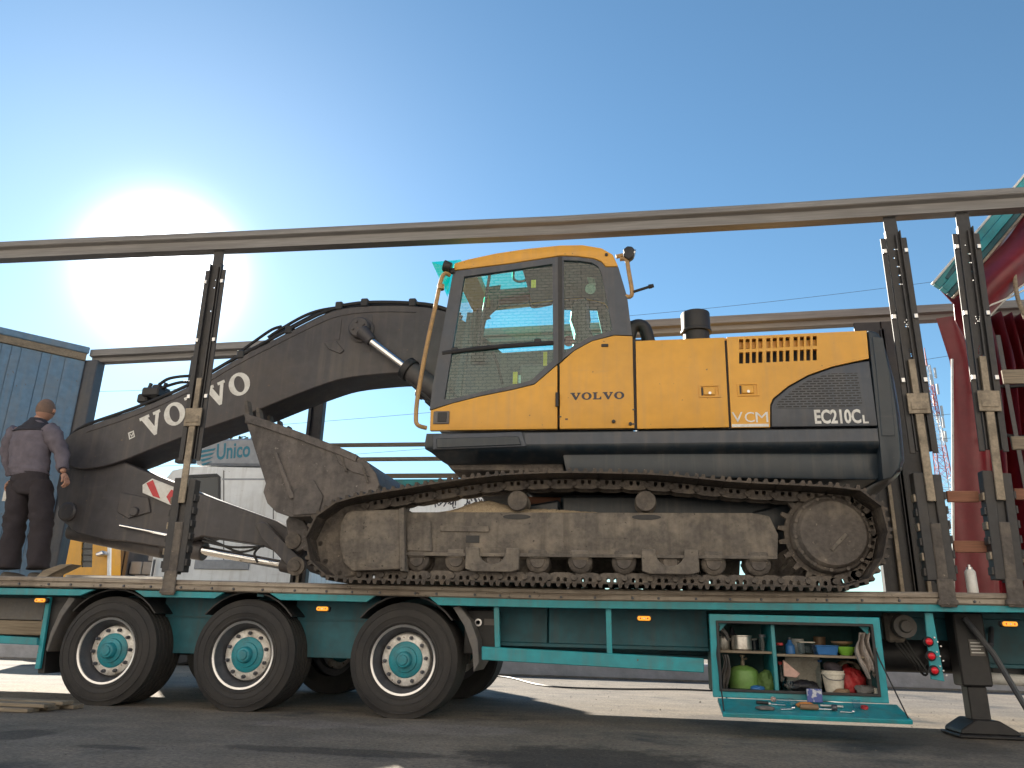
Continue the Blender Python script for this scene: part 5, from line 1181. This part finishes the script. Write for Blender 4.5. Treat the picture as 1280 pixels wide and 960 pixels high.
def blob(name, lab, cat, c, r, m, seed, n=2):
    rnd = random.Random(seed); bm = bmesh.new(); bmesh.ops.create_icosphere(bm, subdivisions=4, radius=1)
    ph = [Vector((rnd.uniform(-4, 4), rnd.uniform(-4, 4), rnd.uniform(-4, 4))) for _ in range(5)]
    for v in bm.verts:
        w = 1+.12*sum(math.sin(v.co.dot(p)+i) for i, p in enumerate(ph))/2
        q = v.co*2.2+ph[0]; w += .30*(.5-abs(mnoise.noise(q)))+.16*(.4-abs(mnoise.noise(q*2.3)))+.07*mnoise.noise(q*6)
        v.co = Vector((c[0]+v.co.x*w*r[0], c[1]+v.co.y*w*r[1], c[2]+max(-.8, v.co.z*w)*r[2]+r[2]*.8))
    me = bpy.data.meshes.new(name); bm.to_mesh(me); bm.free(); me.polygons.foreach_set('use_smooth', [True]*len(me.polygons))
    o = link(name, me, m); return tag(o, lab, cat)
M_gbag = mat('green_bag', (.07, .13, .03), .7, bump=.5, bscale=30); M_bbag = mat('black_bag', (.012, .012, .016), .45, bump=.6, bscale=30)
fx = lambda px, y=.18: P(px, 850, y)[0]
blob('green_bag', 'crumpled dark green bag beside the gas cylinder', 'bag', (fx(957), .14, FL), (.06, .06, .075), M_gbag, 1)
blob('black_bag', 'black plastic bag lying at the front of the locker floor', 'bag', (fx(1003), .14, FL), (.10, .07, .045), M_bbag, 2)
blob('red_bag', 'crumpled red plastic bag right of the white bucket', 'bag', (fx(1068), .25, FL), (.085, .07, .10), M_rplas, 3)
blob('grey_bag', 'grey bag on the locker floor under the red one', 'bag', (fx(1079), .12, FL), (.075, .05, .035), M_gpaint, 5)
t, x = item('white_bucket', 'white plastic bucket full of oddments on the locker floor', 'bucket', 1041, FL, .15)
MB().lathe((x, .15, FL), [(.062, 0), (.078, .13), (.084, .132), (.084, .142), (.078, .144), (.082, .16), (.078, .16), (.06, .01), (.001, .01)], 24, axis='z').build('bucket_body', M_creambk, t)
MB().tube([(x-.08, .15, FL+.14), (x-.05, .08, FL+.10), (x+.05, .08, FL+.10), (x+.08, .15, FL+.14)], .003, 6, 4).build('handle', M_rim, t)
blob('wadded_rag', 'dark rag stuffed into the top of the white bucket', 'rag', (x, .15, FL+.13), (.06, .06, .045), M_trous, 7)
jar('drink_bottle', 'plastic drink bottle with red cap right of the lower divider', 'bottle', 976, FL, .16, [(.03, 0), (.034, .01), (.034, .13), (.014, .17), (.012, .19), (.001, .19)], M_clear, [(.016, .191), (.016, .21), (.001, .21)], M_rplas)
M_pink = mat('pink_cardboard', (.55, .36, .31), .8, dirt=(.4, .25, .22), amt=.5, scale=9)
x = fx(990, .12); z = FL+.11
pb = MB().prism([(x-.06, z), (x-.055, z+.115), (x+.06, z+.02), (x+.03, z-.01)], .10, .14).build('torn_carton', M_pink, bevel=.003); tag(pb, 'torn pink carton leaning in the middle of the locker', 'carton')
blob('plastic_wrap', 'white and violet plastic wrap under the torn pink carton', 'wrapper', (fx(990), .16, FL+.02), (.06, .05, .055), M_clear, 9)
x = fx(1006, .4); o = MB().box(x-.13, x+.13, .42, .44, FL+.0, FL+.24).build('panel_sheet', M_creambk, bevel=.003); tag(o, 'pale flat sheet standing at the back of the locker', 'sheet')
jar('thermos_flask', 'black flask in the lower right corner of the locker', 'flask', 1088, FL, .22, [(.035, 0), (.036, .14), (.028, .16), (.001, .16)], M_black, [(.03, .161), (.03, .19), (.001, .19)], M_lip)
x = fx(1096, .1); o = MB().box(x-.035, x+.04, .07, .13, FL, FL+.05).build('small_box', M_creambk, bevel=.004); tag(o, 'small beige box in the lower right corner of the locker', 'box')
# cloths hanging in the locker
def drape(name, lab, x0, x1, z1, z0, y, seed, m):
    rnd = random.Random(seed); a, b_, c_ = rnd.uniform(0, 6), rnd.uniform(0, 6), rnd.uniform(.7, 1.2)
    def f(u, v):
        w = (.45+.55*math.sin(math.pi*min(1, v*1.1+.1)))*(.6+.4*v)
        return ((x0+x1)/2+(u-.5)*(x1-x0)*w+.02*math.sin(v*5+a), y+.030*math.sin(u*13+a+v*3)+.015*math.sin(u*27+b_)-.02, z0+(z1-z0)*v+.03*math.sin(u*7+b_)*(1-v))
    o = MB().grid(f, 36, 24).build(name, m, smooth=80)
    so_ = o.modifiers.new('thick', 'SOLIDIFY'); so_.thickness = .004
    return tag(o, lab, 'cloth')
drape('hanging_cloth', 'crumpled pale cloth hanging in the upper right corner of the locker', P(1066, 810, .06)[0], P(1094, 810, .06)[0], P(1080, 791, .06)[1], P(1080, 843, .06)[1], .06, 3, M_cloth)
drape('hanging_cloth', 'grey cloth hanging at the left side of the locker beside the gas cylinder', P(898, 840, .07)[0], P(913, 840, .07)[0], P(903, 818, .07)[1], P(903, 868, .07)[1], .07, 5, M_gpaint)
drape('hanging_bag', 'grey net bag hanging above the small pot in the upper left corner', P(896, 785, .12)[0], P(910, 785, .12)[0], P(903, 779, .12)[1], P(903, 796, .12)[1], .12, 8, M_gpaint)
# tools lying on the open flap
def flay(u0, s0, u1, s1, r, h=None): return flap(u0, s0, h or r+.002), flap(u1, s1, h or r+.002)
def fu(px): return (P(px, 886, -.2)[0]-bx0-.03)/(bx1-bx0+.02)
def rodthing(name, lab, cat, u0, s0, u1, s1, parts):
    A_, B2 = Vector(flap(u0, s0)), Vector(flap(u1, s1)); t = thing(name, lab, cat, A_)
    for nm, f0, f1, r, m in parts:
        a = A_+(B2-A_)*f0+FN*(r+.003); b2 = A_+(B2-A_)*f1+FN*(r+.003)
        MB().cyl(a, b2, r, r, 10).build(nm, m, t, bevel=min(.003, r*.3))
rodthing('screwdriver', 'long black screwdriver at the left on the open locker flap', 'screwdriver', fu(948), .35, fu(984), .42, (('handle', 0, .42, .012, M_black), ('collar', .421, .5, .009, M_wlet), ('blade', .501, 1, .005, M_chrome)))
rodthing('hammer', 'brown handled hammer at the middle of the flap', 'hammer', fu(1000), .62, fu(1046), .62, (('handle', 0, .5, .020, M_brn), ('shaft', .501, .86, .008, M_chrome), ('head', .861, 1, .022, M_rim)))
rodthing('steel_tube', 'bright steel tube above the hammer on the flap', 'tube', fu(1028), .40, fu(1057), .42, (('tube_body', 0, 1, .010, M_bright),))
rodthing('spanner', 'thin chrome spanner right of the hammer', 'spanner', fu(1048), .72, fu(1066), .74, (('shaft', 0, .8, .005, M_chrome), ('jaw', .8, 1, .012, M_chrome)))
M_org = mat('orange_cloth', (.55, .22, .06), .8, bump=.5, bscale=40)
p_ = flap(fu(1009), .45); blob('work_glove', 'orange work glove lying on the flap above the hammer', 'glove', (p_.x, p_.y, p_.z), (.055, .04, .02), M_org, 12)
p_ = flap(fu(986), .35); blob('crushed_bottle', 'crushed clear plastic bottle lying on the flap', 'bottle', (p_.x, p_.y, p_.z), (.075, .04, .026), M_clear, 14)
p_ = flap(fu(1024), .08); q_ = flap(fu(1024), .02)
M_pack = mat('blue_white_packet', (.08, .11, .34), .5, dirt=(.6, .62, .66), amt=.9, scale=22, lo=.5, hi=.56)
o = MB().box(p_.x-.05, p_.x+.055, p_.y-.05, p_.y-.03, p_.z+.004, p_.z+.095).build('packet', M_pack, bevel=.004); tag(o, 'blue and white packet leaning on the locker edge above the glove', 'packet')
p_ = flap(fu(1072), .55)
t = thing('plastic_cup', 'clear plastic cup standing at the right of the flap', 'cup', p_)
MB().lathe(p_+Vector((0, 0, .014)), [(.022, 0), (.030, .055), (.031, .06), (.027, .06), (.02, .006), (.001, .006)], 18, axis='z').build('cup_body', M_clear, t)
p_ = flap(fu(1084), .4); o = MB().cyl(p_+FN*.003, p_+FN*.022, .026, .024, 16).build('bottle_cap', M_rplas, bevel=.003); tag(o, 'round red cap at the far right of the flap', 'cap')
p_ = flap(fu(972), .12); o = MB().cyl(p_+FN*.003, p_+FN*.030, .018, .018, 14).build('bottle_cap', M_pink, bevel=.003); tag(o, 'small pinkish cap near the left of the flap', 'cap')

# ================================================================== PERSON
def skin_mesh(name, verts, edges, radii, root, sub=2):
    me = bpy.data.meshes.new(name); me.from_pydata([tuple(v) for v in verts], edges, [])
    ob = bpy.data.objects.new(name, me); col.objects.link(ob)
    md = ob.modifiers.new('skin', 'SKIN'); md.use_smooth_shade = True
    for i, s_ in enumerate(me.skin_vertices[0].data):
        r = radii[i]; s_.radius = r if isinstance(r, tuple) else (r, r); s_.use_root = (i == root)
    ms = ob.modifiers.new('sub', 'SUBSURF'); ms.levels = sub; ms.render_levels = sub
    dg = bpy.context.evaluated_depsgraph_get(); dg.update()
    out = bpy.data.meshes.new_from_object(ob.evaluated_get(dg)); out.name = name
    bpy.data.objects.remove(ob); out.polygons.foreach_set('use_smooth', [True]*len(out.polygons))
    return out
YP = .62
hx, hz = P(52, 500, YP); HT = hz-DZ
gx = P(36, 700, YP)[0]
pe = thing('person', 'person in mauve-grey jacket and dark trousers standing with back turned on the trailer deck', 'person', (gx, YP, DZ))
def pp(px, py, dy=0): q = P(px, py, YP); return Vector((q[0], YP+dy, q[1]))
pel = pp(38, 594); sp1 = pp(39, 565); sp2 = pp(43, 540); nk = pp(49, 524, .01); hd = pp(53, 513, .03)
shL, shR = pp(18, 540), pp(64, 538); elL, elR = pp(8, 570, .03), pp(74, 566, .03); wrL, wrR = pp(9, 596, .10), pp(81, 592, -.02)
kL, kR = pp(20, 650), pp(52, 652); anL, anR = pp(12, 704), pp(46, 704)
hipL, hipR = pp(29, 602), pp(49, 602)
V_ = [pel, sp1, sp2, nk, hd, shL, elL, wrL, shR, elR, wrR, hipL, kL, anL, hipR, kR, anR]
Ed = [(0,1),(1,2),(2,3),(3,4),(2,5),(5,6),(6,7),(2,8),(8,9),(9,10),(0,11),(11,12),(12,13),(0,14),(14,15),(15,16)]
Rd = [(.13,.09),(.13,.09),(.13,.085),.055,.05,.055,.04,.03,.055,.04,.03,.075,.055,.035,.075,.055,.035]
link('body', skin_mesh('body', V_, Ed, Rd, 0), M_skin, pe)
def rings(mb, cs, rs, n=22, k=5, seed=0, amp=.006, limb=False):
    c2 = catmull([Vector(c) for c in cs], k); r2 = catmull([Vector((*r, 0)) for r in rs], k); vs = []; N_ = len(c2)
    for i, c in enumerate(c2):
        t = (c2[min(i+1, N_-1)]-c2[max(i-1, 0)]).normalized() if limb else Vector((0, 0, 1))
        ax = Vector((0, 1, 0)).cross(t).normalized(); ay = t.cross(ax)
        for q in range(n):
            a = 2*math.pi*q/n; w = 1+amp/r2[i].x*(math.sin(i*1.9+a*2+seed)+math.sin(i*.8-a*3+seed*2)*.8)
            vs.append(c+ax*math.cos(a)*r2[i].x*w+ay*math.sin(a)*r2[i].y*w)
    mb.add(vs, [(i*n+q, i*n+(q+1) % n, (i+1)*n+(q+1) % n, (i+1)*n+q) for i in range(N_-1) for q in range(n)]+[tuple(range(n)), tuple(range((N_-1)*n, N_*n))])
    return mb
jk = rings(MB(), [pp(37, 596), pp(37, 588), pp(37, 575), pp(39, 556), pp(41, 543), pp(45, 533), pp(48, 525)], [(.178, .135), (.20, .145), (.205, .145), (.212, .15), (.205, .135), (.135, .105), (.072, .075)], 28, 5, 1)
rings(jk, [pp(24, 539), pp(16, 548), elL, pp(8.5, 592, .08)], [(.09, .085), (.09, .088), (.07, .07), (.052, .052)], 18, 6, 2, .007, True)
rings(jk, [pp(60, 537), pp(67, 546), elR, pp(79.5, 588, -.01)], [(.09, .085), (.09, .088), (.07, .07), (.052, .052)], 18, 6, 3, .007, True)
jk.build('jacket', M_jacket, pe, smooth=80)
rings(MB(), [pp(41, 541), pp(43, 537), pp(45, 533), pp(48, 524)], [(.213, .142), (.185, .128), (.14, .111), (.077, .08)], 28, 4, 1, .004).build('jacket_yoke', M_jacketdk, pe, smooth=80)
ts = rings(MB(), [pp(38, 582), pp(38, 597), pp(38, 612), pp(38, 620)], [(.17, .125), (.188, .138), (.185, .138), (.15, .12)], 28, 4, 4)
rings(ts, [pp(27, 604), pp(21, 640), pp(17, 665), pp(11, 711)], [(.11, .125), (.105, .115), (.095, .105), (.09, .11)], 20, 7, 5, .007, True)
rings(ts, [pp(50, 604), pp(52, 640), pp(51, 665), pp(47, 711)], [(.11, .125), (.105, .115), (.098, .105), (.092, .11)], 20, 7, 6, .007, True)
ts.build('trousers', M_trous, pe, smooth=80)
for an in (anL, anR):
    sm = skin_mesh('shoe', [Vector((an.x-.02, YP-.06, DZ+.055)), Vector((an.x+.03, YP+.03, DZ+.055)), Vector((an.x+.10, YP+.14, DZ+.042))], [(0,1),(1,2)], [(.045,.045),(.055,.05),(.045,.035)], 1)
    link('shoe', sm, M_shoe2, pe)
bm = bmesh.new(); bmesh.ops.create_uvsphere(bm, u_segments=28, v_segments=20, radius=1)
hc = Vector(P(54, 512, YP)); 
for v in bm.verts:
    c = v.co; w = 1-.18*max(0, -c.z)**1.5; v.co = Vector((hc.x+c.x*.083*w, YP+.035+c.y*.10*w, hc.y+.0+c.z*.122))
me = bpy.data.meshes.new('head'); bm.to_mesh(me); bm.free(); me.polygons.foreach_set('use_smooth', [True]*len(me.polygons))
hd_ = link('head', me, M_skin, pe)
M_hair = mat('cropped_grey_hair', (.17, .115, .09), .75, bump=.3, bscale=200, dirt=(.28, .17, .13), amt=.6, scale=14)
bm = bmesh.new(); bmesh.ops.create_uvsphere(bm, u_segments=28, v_segments=20, radius=1)
for v in bm.verts:
    c = v.co; w = 1-.18*max(0, -c.z)**1.5; v.co = Vector((hc.x+c.x*.085*w, YP+.035+c.y*.102*w, hc.y+c.z*.1235))
bmesh.ops.delete(bm, geom=[f for f in bm.faces if f.calc_center_median().z < hc.y-.035 or f.calc_center_median().y > YP+.10], context='FACES')
me = bpy.data.meshes.new('hair'); bm.to_mesh(me); bm.free(); me.polygons.foreach_set('use_smooth', [True]*len(me.polygons)); link('hair', me, M_hair, hd_)
for s_ in (-1, 1):
    MB().lathe((hc.x+s_*.084, YP+.045, hc.y-.005), [(.001, -.012), (.02, -.012), (.026, 0), (.02, .012), (.001, .012)], 12).build('ear', M_skin, hd_)
MB().prism([(hc.x-.012, hc.y-.03), (hc.x+.012, hc.y-.03), (hc.x, hc.y+.02)], YP+.13, YP+.158).build('nose', M_skin, hd_, bevel=.004)
for wr, s_ in ((wrL, -1), (wrR, 1)):
    hv = [wr, wr+Vector((s_*.025, 0, -.03)), wr+Vector((s_*.045, .0, -.06))]
    HV, HE, HR = list(hv), [(0, 1), (1, 2)], [.030, (.036, .024), (.036, .022)]
    for k in range(4):
        b0 = wr+Vector((s_*.045, -.030+.02*k, -.065)); L_ = (.075, .085, .08, .062)[k]
        i0 = len(HV); HV += [b0, b0+Vector((s_*.018, 0, -L_*.45)), b0+Vector((s_*.002, .0, -L_*.8)), b0+Vector((-s_*.018, .0, -L_*.95))]; HE += [(2, i0), (i0, i0+1), (i0+1, i0+2), (i0+2, i0+3)]; HR += [.0105, .0095, .009, .008]
    i0 = len(HV); HV += [wr+Vector((s_*.03, -.04, -.045)), wr+Vector((s_*.045, -.05, -.075)), wr+Vector((s_*.035, -.048, -.10))]; HE += [(1, i0), (i0, i0+1), (i0+1, i0+2)]; HR += [.013, .011, .009]
    link('hand', skin_mesh('hand', HV, HE, HR, 1, 2), M_skin, pe)
# white papers held in the left hand
o = MB().box(wrL.x-.09, wrL.x+.03, YP+.10, YP+.106, wrL.z-.23, wrL.z-.05).build('paper_sheet', M_wlet, smooth=0); tag(o, "white paper held in the standing person's left hand", 'paper')

# ================================================================== BACKGROUND VEHICLES, TOWER, WIRES
def vprof(px, Y): return PP(px, Y)
YW = 6.3
wt = thing('white_truck', 'white truck cab with grey roof fairing parked beyond the excavator arm', 'truck', (P(300, 700, YW)[0], YW+1.2, 0))
gz = .55
xa = P(190, 700, YW)[0]; xb2 = P(392, 700, YW)[0]
cab = P(205, 600, YW), P(232, 583, YW), P(392, 585, YW)
body = [(xa, gz), (xa+.02, P(200, 640, YW)[1])]+[P(206, 600, YW), P(216, 588, YW), P(240, 583, YW), P(392, 586, YW)]+[(xb2, gz)]
win_ = PP([(232, 597), (270, 595), (273, 598), (273, 628), (230, 628)], YW)
cbk = MB().holed(body, [win_], YW, YW+.05).build('cab_side', M_white, wt, smooth=0)
MB().prism(body, YW+.07, YW+2.4).build('cab_body', M_white, wt, bevel=.03)
MB().holed(PP([(229.5, 594), (271, 592), (275.5, 596), (275.5, 631), (227, 631)], YW-.01), [win_], YW-.012, YW-.0005).build('window_seal', M_black, cbk, smooth=0)
MB().prism(win_, YW+.03, YW+.035).build('window', M_win, cbk, smooth=0)
fair = PP([(243, 581), (249, 552), (262, 549), (385, 545), (390, 583)], YW+.1)
M_grey = mat('grey_fairing_paint', (.30, .31, .33), .45, dirt=(.2, .2, .2), amt=.4, scale=2)
fa = MB().prism(fair, YW+.1, YW+2.3).build('roof_fairing', M_grey, wt, bevel=.04)
M_tlet = mat('teal_lettering', (.02, .17, .24), .5)
text('Unico', P(270, 575, YW+.09), P(312, 571, YW+.09), .30, YW+.098, 'lettering', M_tlet, fa, bold=.02)
lx, lz = P(257, 573, YW+.09)
for k in range(4): MB().prism([(lx-.16+.03*k, lz+.14-.08*k), (lx+.16-.01*k, lz+.19-.08*k), (lx+.14-.03*k, lz+.15-.08*k), (lx-.12+.03*k, lz+.10-.08*k)], YW+.09, YW+.099).build('emblem_stripe', M_tlet, fa, smooth=0)
q = PP([(278, 598), (384, 598), (384, 600), (278, 600)], YW-.004); MB().prism(q, YW-.006, YW).build('crease', M_grey, cbk, smooth=0)
MB().box(P(246, 690, YW)[0], P(314, 690, YW)[0], YW-.03, YW+.0, P(280, 712, YW)[1], P(280, 700, YW)[1]).build('lower_panel', M_grey, wt, bevel=.01)
MB().tube([(xa+.1, YW-.08, 1.7), (xa+.1, YW-.08, 1.2), (xa+.9, YW-.08, 1.15)], .02, 8).build('hand_rail', M_gpaint, wt)
for x in (xa+.75, xb2-.2):
    w_ = MB().lathe((x, YW+.02, .5), [(.28, .02), (.36, .0), (.46, .0), (.495, .03), (.5, .05), (.5, .28), (.28, .3)], 36, close=True).build('wheel', M_rubber, wt)
    MB().lathe((x, YW+.05, .5), [(.29, 0), (.2, .06), (.1, .02), (.001, .02)], 24).build('rim', M_silver, w_)
# striped warning board beyond the arm
M_rst = mat('red_reflective', (.55, .05, .06), .5)
YS = YA0-.035
sb = thing('warning_board', 'red and white striped warning board fixed against the excavator arm beside the left post', 'board', (P(200, 625, YS)[0], YS, P(200, 630, YS)[1]))
q = PP([(178, 606), (190, 598), (226, 612), (226, 634), (212, 631), (178, 616)], YS); MB().prism(q, YS, YS+.03).build('board', M_wlet, sb, bevel=.003)
for k, pg in enumerate(([(183, 604), (191, 600), (200, 623), (191, 620)], [(208, 621), (214, 612), (222, 615), (221, 632), (213, 630)])): MB().prism(PP(pg, YS-.004), YS-.005, YS-.0005).build('stripe', M_rst, sb, smooth=0)
# yellow van seen below the arm
YY = 7.4
yv = thing('yellow_truck', 'yellow truck cab with dark windows parked far behind the standing person', 'truck', (P(112, 700, YY)[0], YY+1, 0))
yb = PP([(60, 671), (92, 668), (128, 672), (134, 676), (133, 740), (60, 740)], YY)
yw_ = PP([(102, 678), (116, 678), (115, 709), (101, 709)], YY)
ys = MB().holed(yb, [yw_], YY, YY+.05).build('cab_side', M_yel, yv, smooth=0)
MB().prism(yb, YY+.07, YY+.45).build('cab_body', M_yel, yv, bevel=.03)
MB().prism(yw_, YY+.03, YY+.035).build('window', M_win, ys, smooth=0)
for k in range(3): MB().prism(PP([(102, 685+k*8), (116, 685+k*8), (116, 686.5+k*8), (102, 686.5+k*8)], YY+.01), YY+.01, YY+.02).build('window_bar', M_black, ys, smooth=0)
MB().prism(PP([(120, 692), (130, 688), (133, 693), (122, 696)], YY-.15), YY-.2, YY-.05).build('mirror', M_lip, yv, bevel=.02)
MB().prism(PP([(134, 672), (138, 673), (137, 740), (133, 740)], YY-.05), YY-.05, YY).build('pillar', M_white, yv, bevel=.01)
for px in (75, 125):
    x = P(px, 730, YY)[0]; MB().lathe((x, YY+.02, .45), [(.2, .02), (.40, .0), (.45, .05), (.45, .28), (.2, .3)], 30, close=True).build('wheel', M_rubber, yv)
# container, block wall and white vehicles between them
YQ = 8.2
dk = thing('dark_container', 'dark violet container standing between the yellow truck and the white blocks', 'container', (P(150, 700, YQ)[0], YQ+1, 0))
x0, x1 = P(136, 700, YQ)[0], P(160, 700, YQ)[0]; zt_ = P(148, 670, YQ)[1]
MB().box(x0, x1, YQ, YQ+2, 0, zt_).build('container_wall', M_boom, dk, bevel=.01)
for k in range(4): MB().box(x0+.05+k*(x1-x0)/4, x0+.12+k*(x1-x0)/4, YQ-.03, YQ, .1, zt_-.1).build('rib', M_boom, dk)
bw = thing('block_stack', 'stack of pale concrete blocks seen below the excavator arm', 'blocks', (P(180, 700, YQ)[0], YQ, 0))
rnd = random.Random(5); x0 = P(162, 700, YQ)[0]; x1 = P(208, 700, YQ)[0]
for r_ in range(9):
    n = 3
    for c in range(n):
        if r_ > 6 and c == 0: continue
        w_ = (x1-x0)/n; o_ = .12*(r_ % 2)
        MB().box(x0+c*w_+o_+rnd.uniform(0, .02), x0+(c+1)*w_+o_-.012, YQ+rnd.uniform(0, .04), YQ+.5, r_*.262, r_*.262+.25).build('block', M_concrete, bw, bevel=.012)
# white box trailer far behind
YV = 15
bt = thing('box_trailer', 'long white box trailer parked far behind, glimpsed under the excavator', 'trailer', (P(560, 700, YV)[0], YV+1.2, 0))
x0, x1 = P(150, 700, YV)[0], P(720, 700, YV)[0]; z1_ = P(560, 612, YV)[1]
bt1 = MB().box(P(330, 700, YV)[0], x1, YV, YV+2.4, 1.0, z1_).build('box_body', M_white, bt, bevel=.03)
for k in range(26):
    px = 545+k*3.2; q = P(px, 624+3*math.sin(k*1.7), YV)
    MB().tube([(q[0]+.10*math.cos(a*.7+k), YV-.012, q[1]+.20*math.sin(a*.7+k*1.3)) for a in range(5)], .018, 5).build('painted_scribble', M_dlet, bt1)
for px in (420, 460, 640, 680):
    x = P(px, 730, YV)[0]; MB().lathe((x, YV+.1, .5), [(.2, .02), (.46, .0), (.5, .05), (.5, .3), (.2, .3)], 30, close=True).build('wheel', M_rubber, bt)
MB().box(P(335, 700, YV)[0], x1-.1, YV+.4, YV+2.0, .75, .99).build('chassis', M_black, bt)
# lattice mast
YM = 95
M_mr = mat('mast_red', (.50, .10, .08), .6); M_mw = mat('mast_white', (.62, .60, .60), .6)
mx0, mz0 = P(1180, 600, YM); mx1, mz1 = P(1167, 457, YM)
lm = thing('lattice_mast', 'tall red and white lattice radio mast far away between the right posts', 'mast', (mx0, YM, 0))
NS = 26
zs = [mz1*i/NS for i in range(NS+1)]
def mw(z): return 1.0*(1-z/mz1)+.28
for i in range(NS):
    z0, z1 = zs[i], zs[i+1]; w0, w1 = mw(z0), mw(z1); mb = MB()
    cs0 = [(mx0+sx*w0, YM+sy*w0, z0) for sx, sy in ((-1,-1),(1,-1),(1,1),(-1,1))]; cs1 = [(mx0+sx*w1, YM+sy*w1, z1) for sx, sy in ((-1,-1),(1,-1),(1,1),(-1,1))]
    for k in range(4):
        mb.cyl(cs0[k], cs1[k], .06, None, 5); mb.cyl(cs0[k], cs1[(k+1) % 4], .03, None, 4); mb.cyl(cs0[(k+1) % 4], cs1[k], .03, None, 4); mb.cyl(cs1[k], cs1[(k+1) % 4], .035, None, 4)
    mb.build('mast_section', M_mr if (i//3) % 2 else M_mw, lm, smooth=0)
MB().cyl((mx0, YM, mz1), (mx0, YM, mz1+2.5), .12, .05, 6).build('mast_tip', M_mr, lm)
rnd = random.Random(2)
for i in range(16):
    z = mz1*rnd.uniform(.72, .98); a = rnd.uniform(0, 6.28); w = mw(z)+.5
    MB().box(mx0+w*math.cos(a)-.12, mx0+w*math.cos(a)+.12, YM+w*math.sin(a)-.1, YM+w*math.sin(a)+.1, z-.7, z+.7).build('antenna_panel', M_mw, lm)
# power lines
M_wire = mat('power_line', (.10, .10, .11), .6)
def wire(a, b_, Y, lab, sag=.6):
    p0, p1 = P(*a, Y), P(*b_, Y); n = 18
    o = MB().tube([(p0[0]+(p1[0]-p0[0])*i/n, Y, p0[1]+(p1[1]-p0[1])*i/n-sag*4*(i/n)*(1-i/n)) for i in range(n+1)], .010, 5).build('power_line', M_wire); tag(o, lab, 'wire', 'power lines across the yard')
wire((-60, 492), (640, 462), 30, 'power line crossing the sky behind the boom tip and the raised boom', .3)
wire((-60, 552), (700, 500), 30, 'power line just under the boom between far post and cab', .3)
wire((-60, 592), (700, 546), 30, 'second power line under the boom, lower, near the slats', .3)
wire((700, 402), (1400, 318), 30, 'upper power line above the engine hood running up to the right', .3)
wire((1000, 470), (1400, 405), 30, 'power line crossing above the lattice mast top between the right posts', .2)
wire((1000, 532), (1400, 490), 30, 'power line crossing the upper half of the lattice mast', .2)
wire((1000, 560), (1400, 522), 30, 'lowest power line crossing the lattice mast between the right posts', .2)

# cable lying on the sunlit ground beyond the trailer
cp = [PZ(px, py, .012) for px, py in ((560, 842), (630, 846), (680, 857), (760, 861), (860, 862), (960, 868), (1060, 880))]
o = MB().tube([(a, b_, .012) for a, b_ in cp], .011, 6, 6).build('cable', M_hose); tag(o, 'dark cable lying across the sunlit ground beneath the trailer', 'cable')
# seams and handle on the white truck
for px in (279, 341): MB().prism(PP([(px, 588), (px+1.2, 588), (px+1.2, 700), (px, 700)], YW-.004), YW-.005, YW+.0005).build('door_seam', M_gpaint, cbk, smooth=0)
MB().prism(PP([(282, 640), (292, 640), (292, 643.5), (282, 643.5)], YW-.02), YW-.03, YW-.0005).build('door_handle', M_black, cbk, bevel=.004)

# straps on the curtain
for k, zz_ in enumerate((DZ+.55, DZ+1.15, DZ+1.75, DZ+2.3)):
    MB().tube([(xc0+.25+i*.12, 2.24+.03*math.sin(i*2.1+k), zz_+.012*math.sin(i*1.3)) for i in range(12)], .018, 6).build('curtain_strap', M_black, cu_)
for k in range(3):
    x_ = xc0+.55+k*.28
    MB().box(x_, x_+.045, 2.215, 2.225, DZ+.02, zc1-.3).build('tension_strap', M_post if k % 2 else M_gpaint, cu_, bevel=.003)
# more oddments crowding the locker
jar('oil_can', 'squat dark oil can behind the steel pot on the upper left shelf', 'can', 918, S1, .42, [(.05, 0), (.05, .10), (.02, .13), (.012, .17), (.001, .17)], M_slate)
jar('paper_roll', 'white paper roll at the back of the upper right shelf', 'paper roll', 1000, S2, .44, [(.05, 0), (.05, .11), (.02, .11), (.02, .02), (.001, .02)], M_wlet)
jar('coffee_tin', 'brown tin at the back of the shelf behind the blue tray', 'tin', 1028, S2, .46, [(.045, 0), (.045, .12), (.047, .121), (.047, .13), (.001, .13)], M_brn)
jar('water_bottle', 'upright clear water bottle at the back beside the pale sheet', 'bottle', 1026, FL, .34, [(.035, 0), (.038, .01), (.038, .15), (.016, .19), (.014, .21), (.001, .21)], M_clear, [(.017, .211), (.017, .228), (.001, .228)], M_blu)
jar('red_can', 'slim red can standing behind the red plastic bag', 'can', 1058, FL, .40, [(.036, 0), (.036, .17), (.02, .2), (.001, .2)], M_rplas)
blob('blue_rag', 'blue rag lying between the gas cylinder and the divider', 'rag', (fx(944), .08, FL), (.05, .035, .022), M_blu, 31)
blob('brown_rag', 'brown rag on the locker floor in front of the white bucket', 'rag', (fx(1046), .06, FL), (.055, .03, .02), M_brn, 33)
blob('clear_bag', 'clear plastic bag beside the drink bottle', 'bag', (fx(982), .08, FL), (.04, .03, .045), M_clear, 35)
cx_, cz_ = P(1062, 826, .3)
o = MB().tube([(cx_+.07*math.cos(a*.55)*(1-.004*a), .3+.004*a, FL+.17+.05*math.sin(a*.55)) for a in range(46)], .009, 6).build('rope_coil', M_wood); tag(o, 'coil of rope lying above the red bag in the locker', 'rope')
p_ = flap(fu(955), .7); blob('dirty_rag', 'dirty grey rag at the left end of the open flap', 'rag', (p_.x, p_.y, p_.z), (.06, .035, .014), M_gpaint, 37)
rodthing('socket_wrench', 'short chrome wrench lying left of the hammer on the flap', 'wrench', fu(975), .72, fu(993), .66, (('shaft', 0, .75, .006, M_chrome), ('head', .751, 1, .014, M_chrome)))
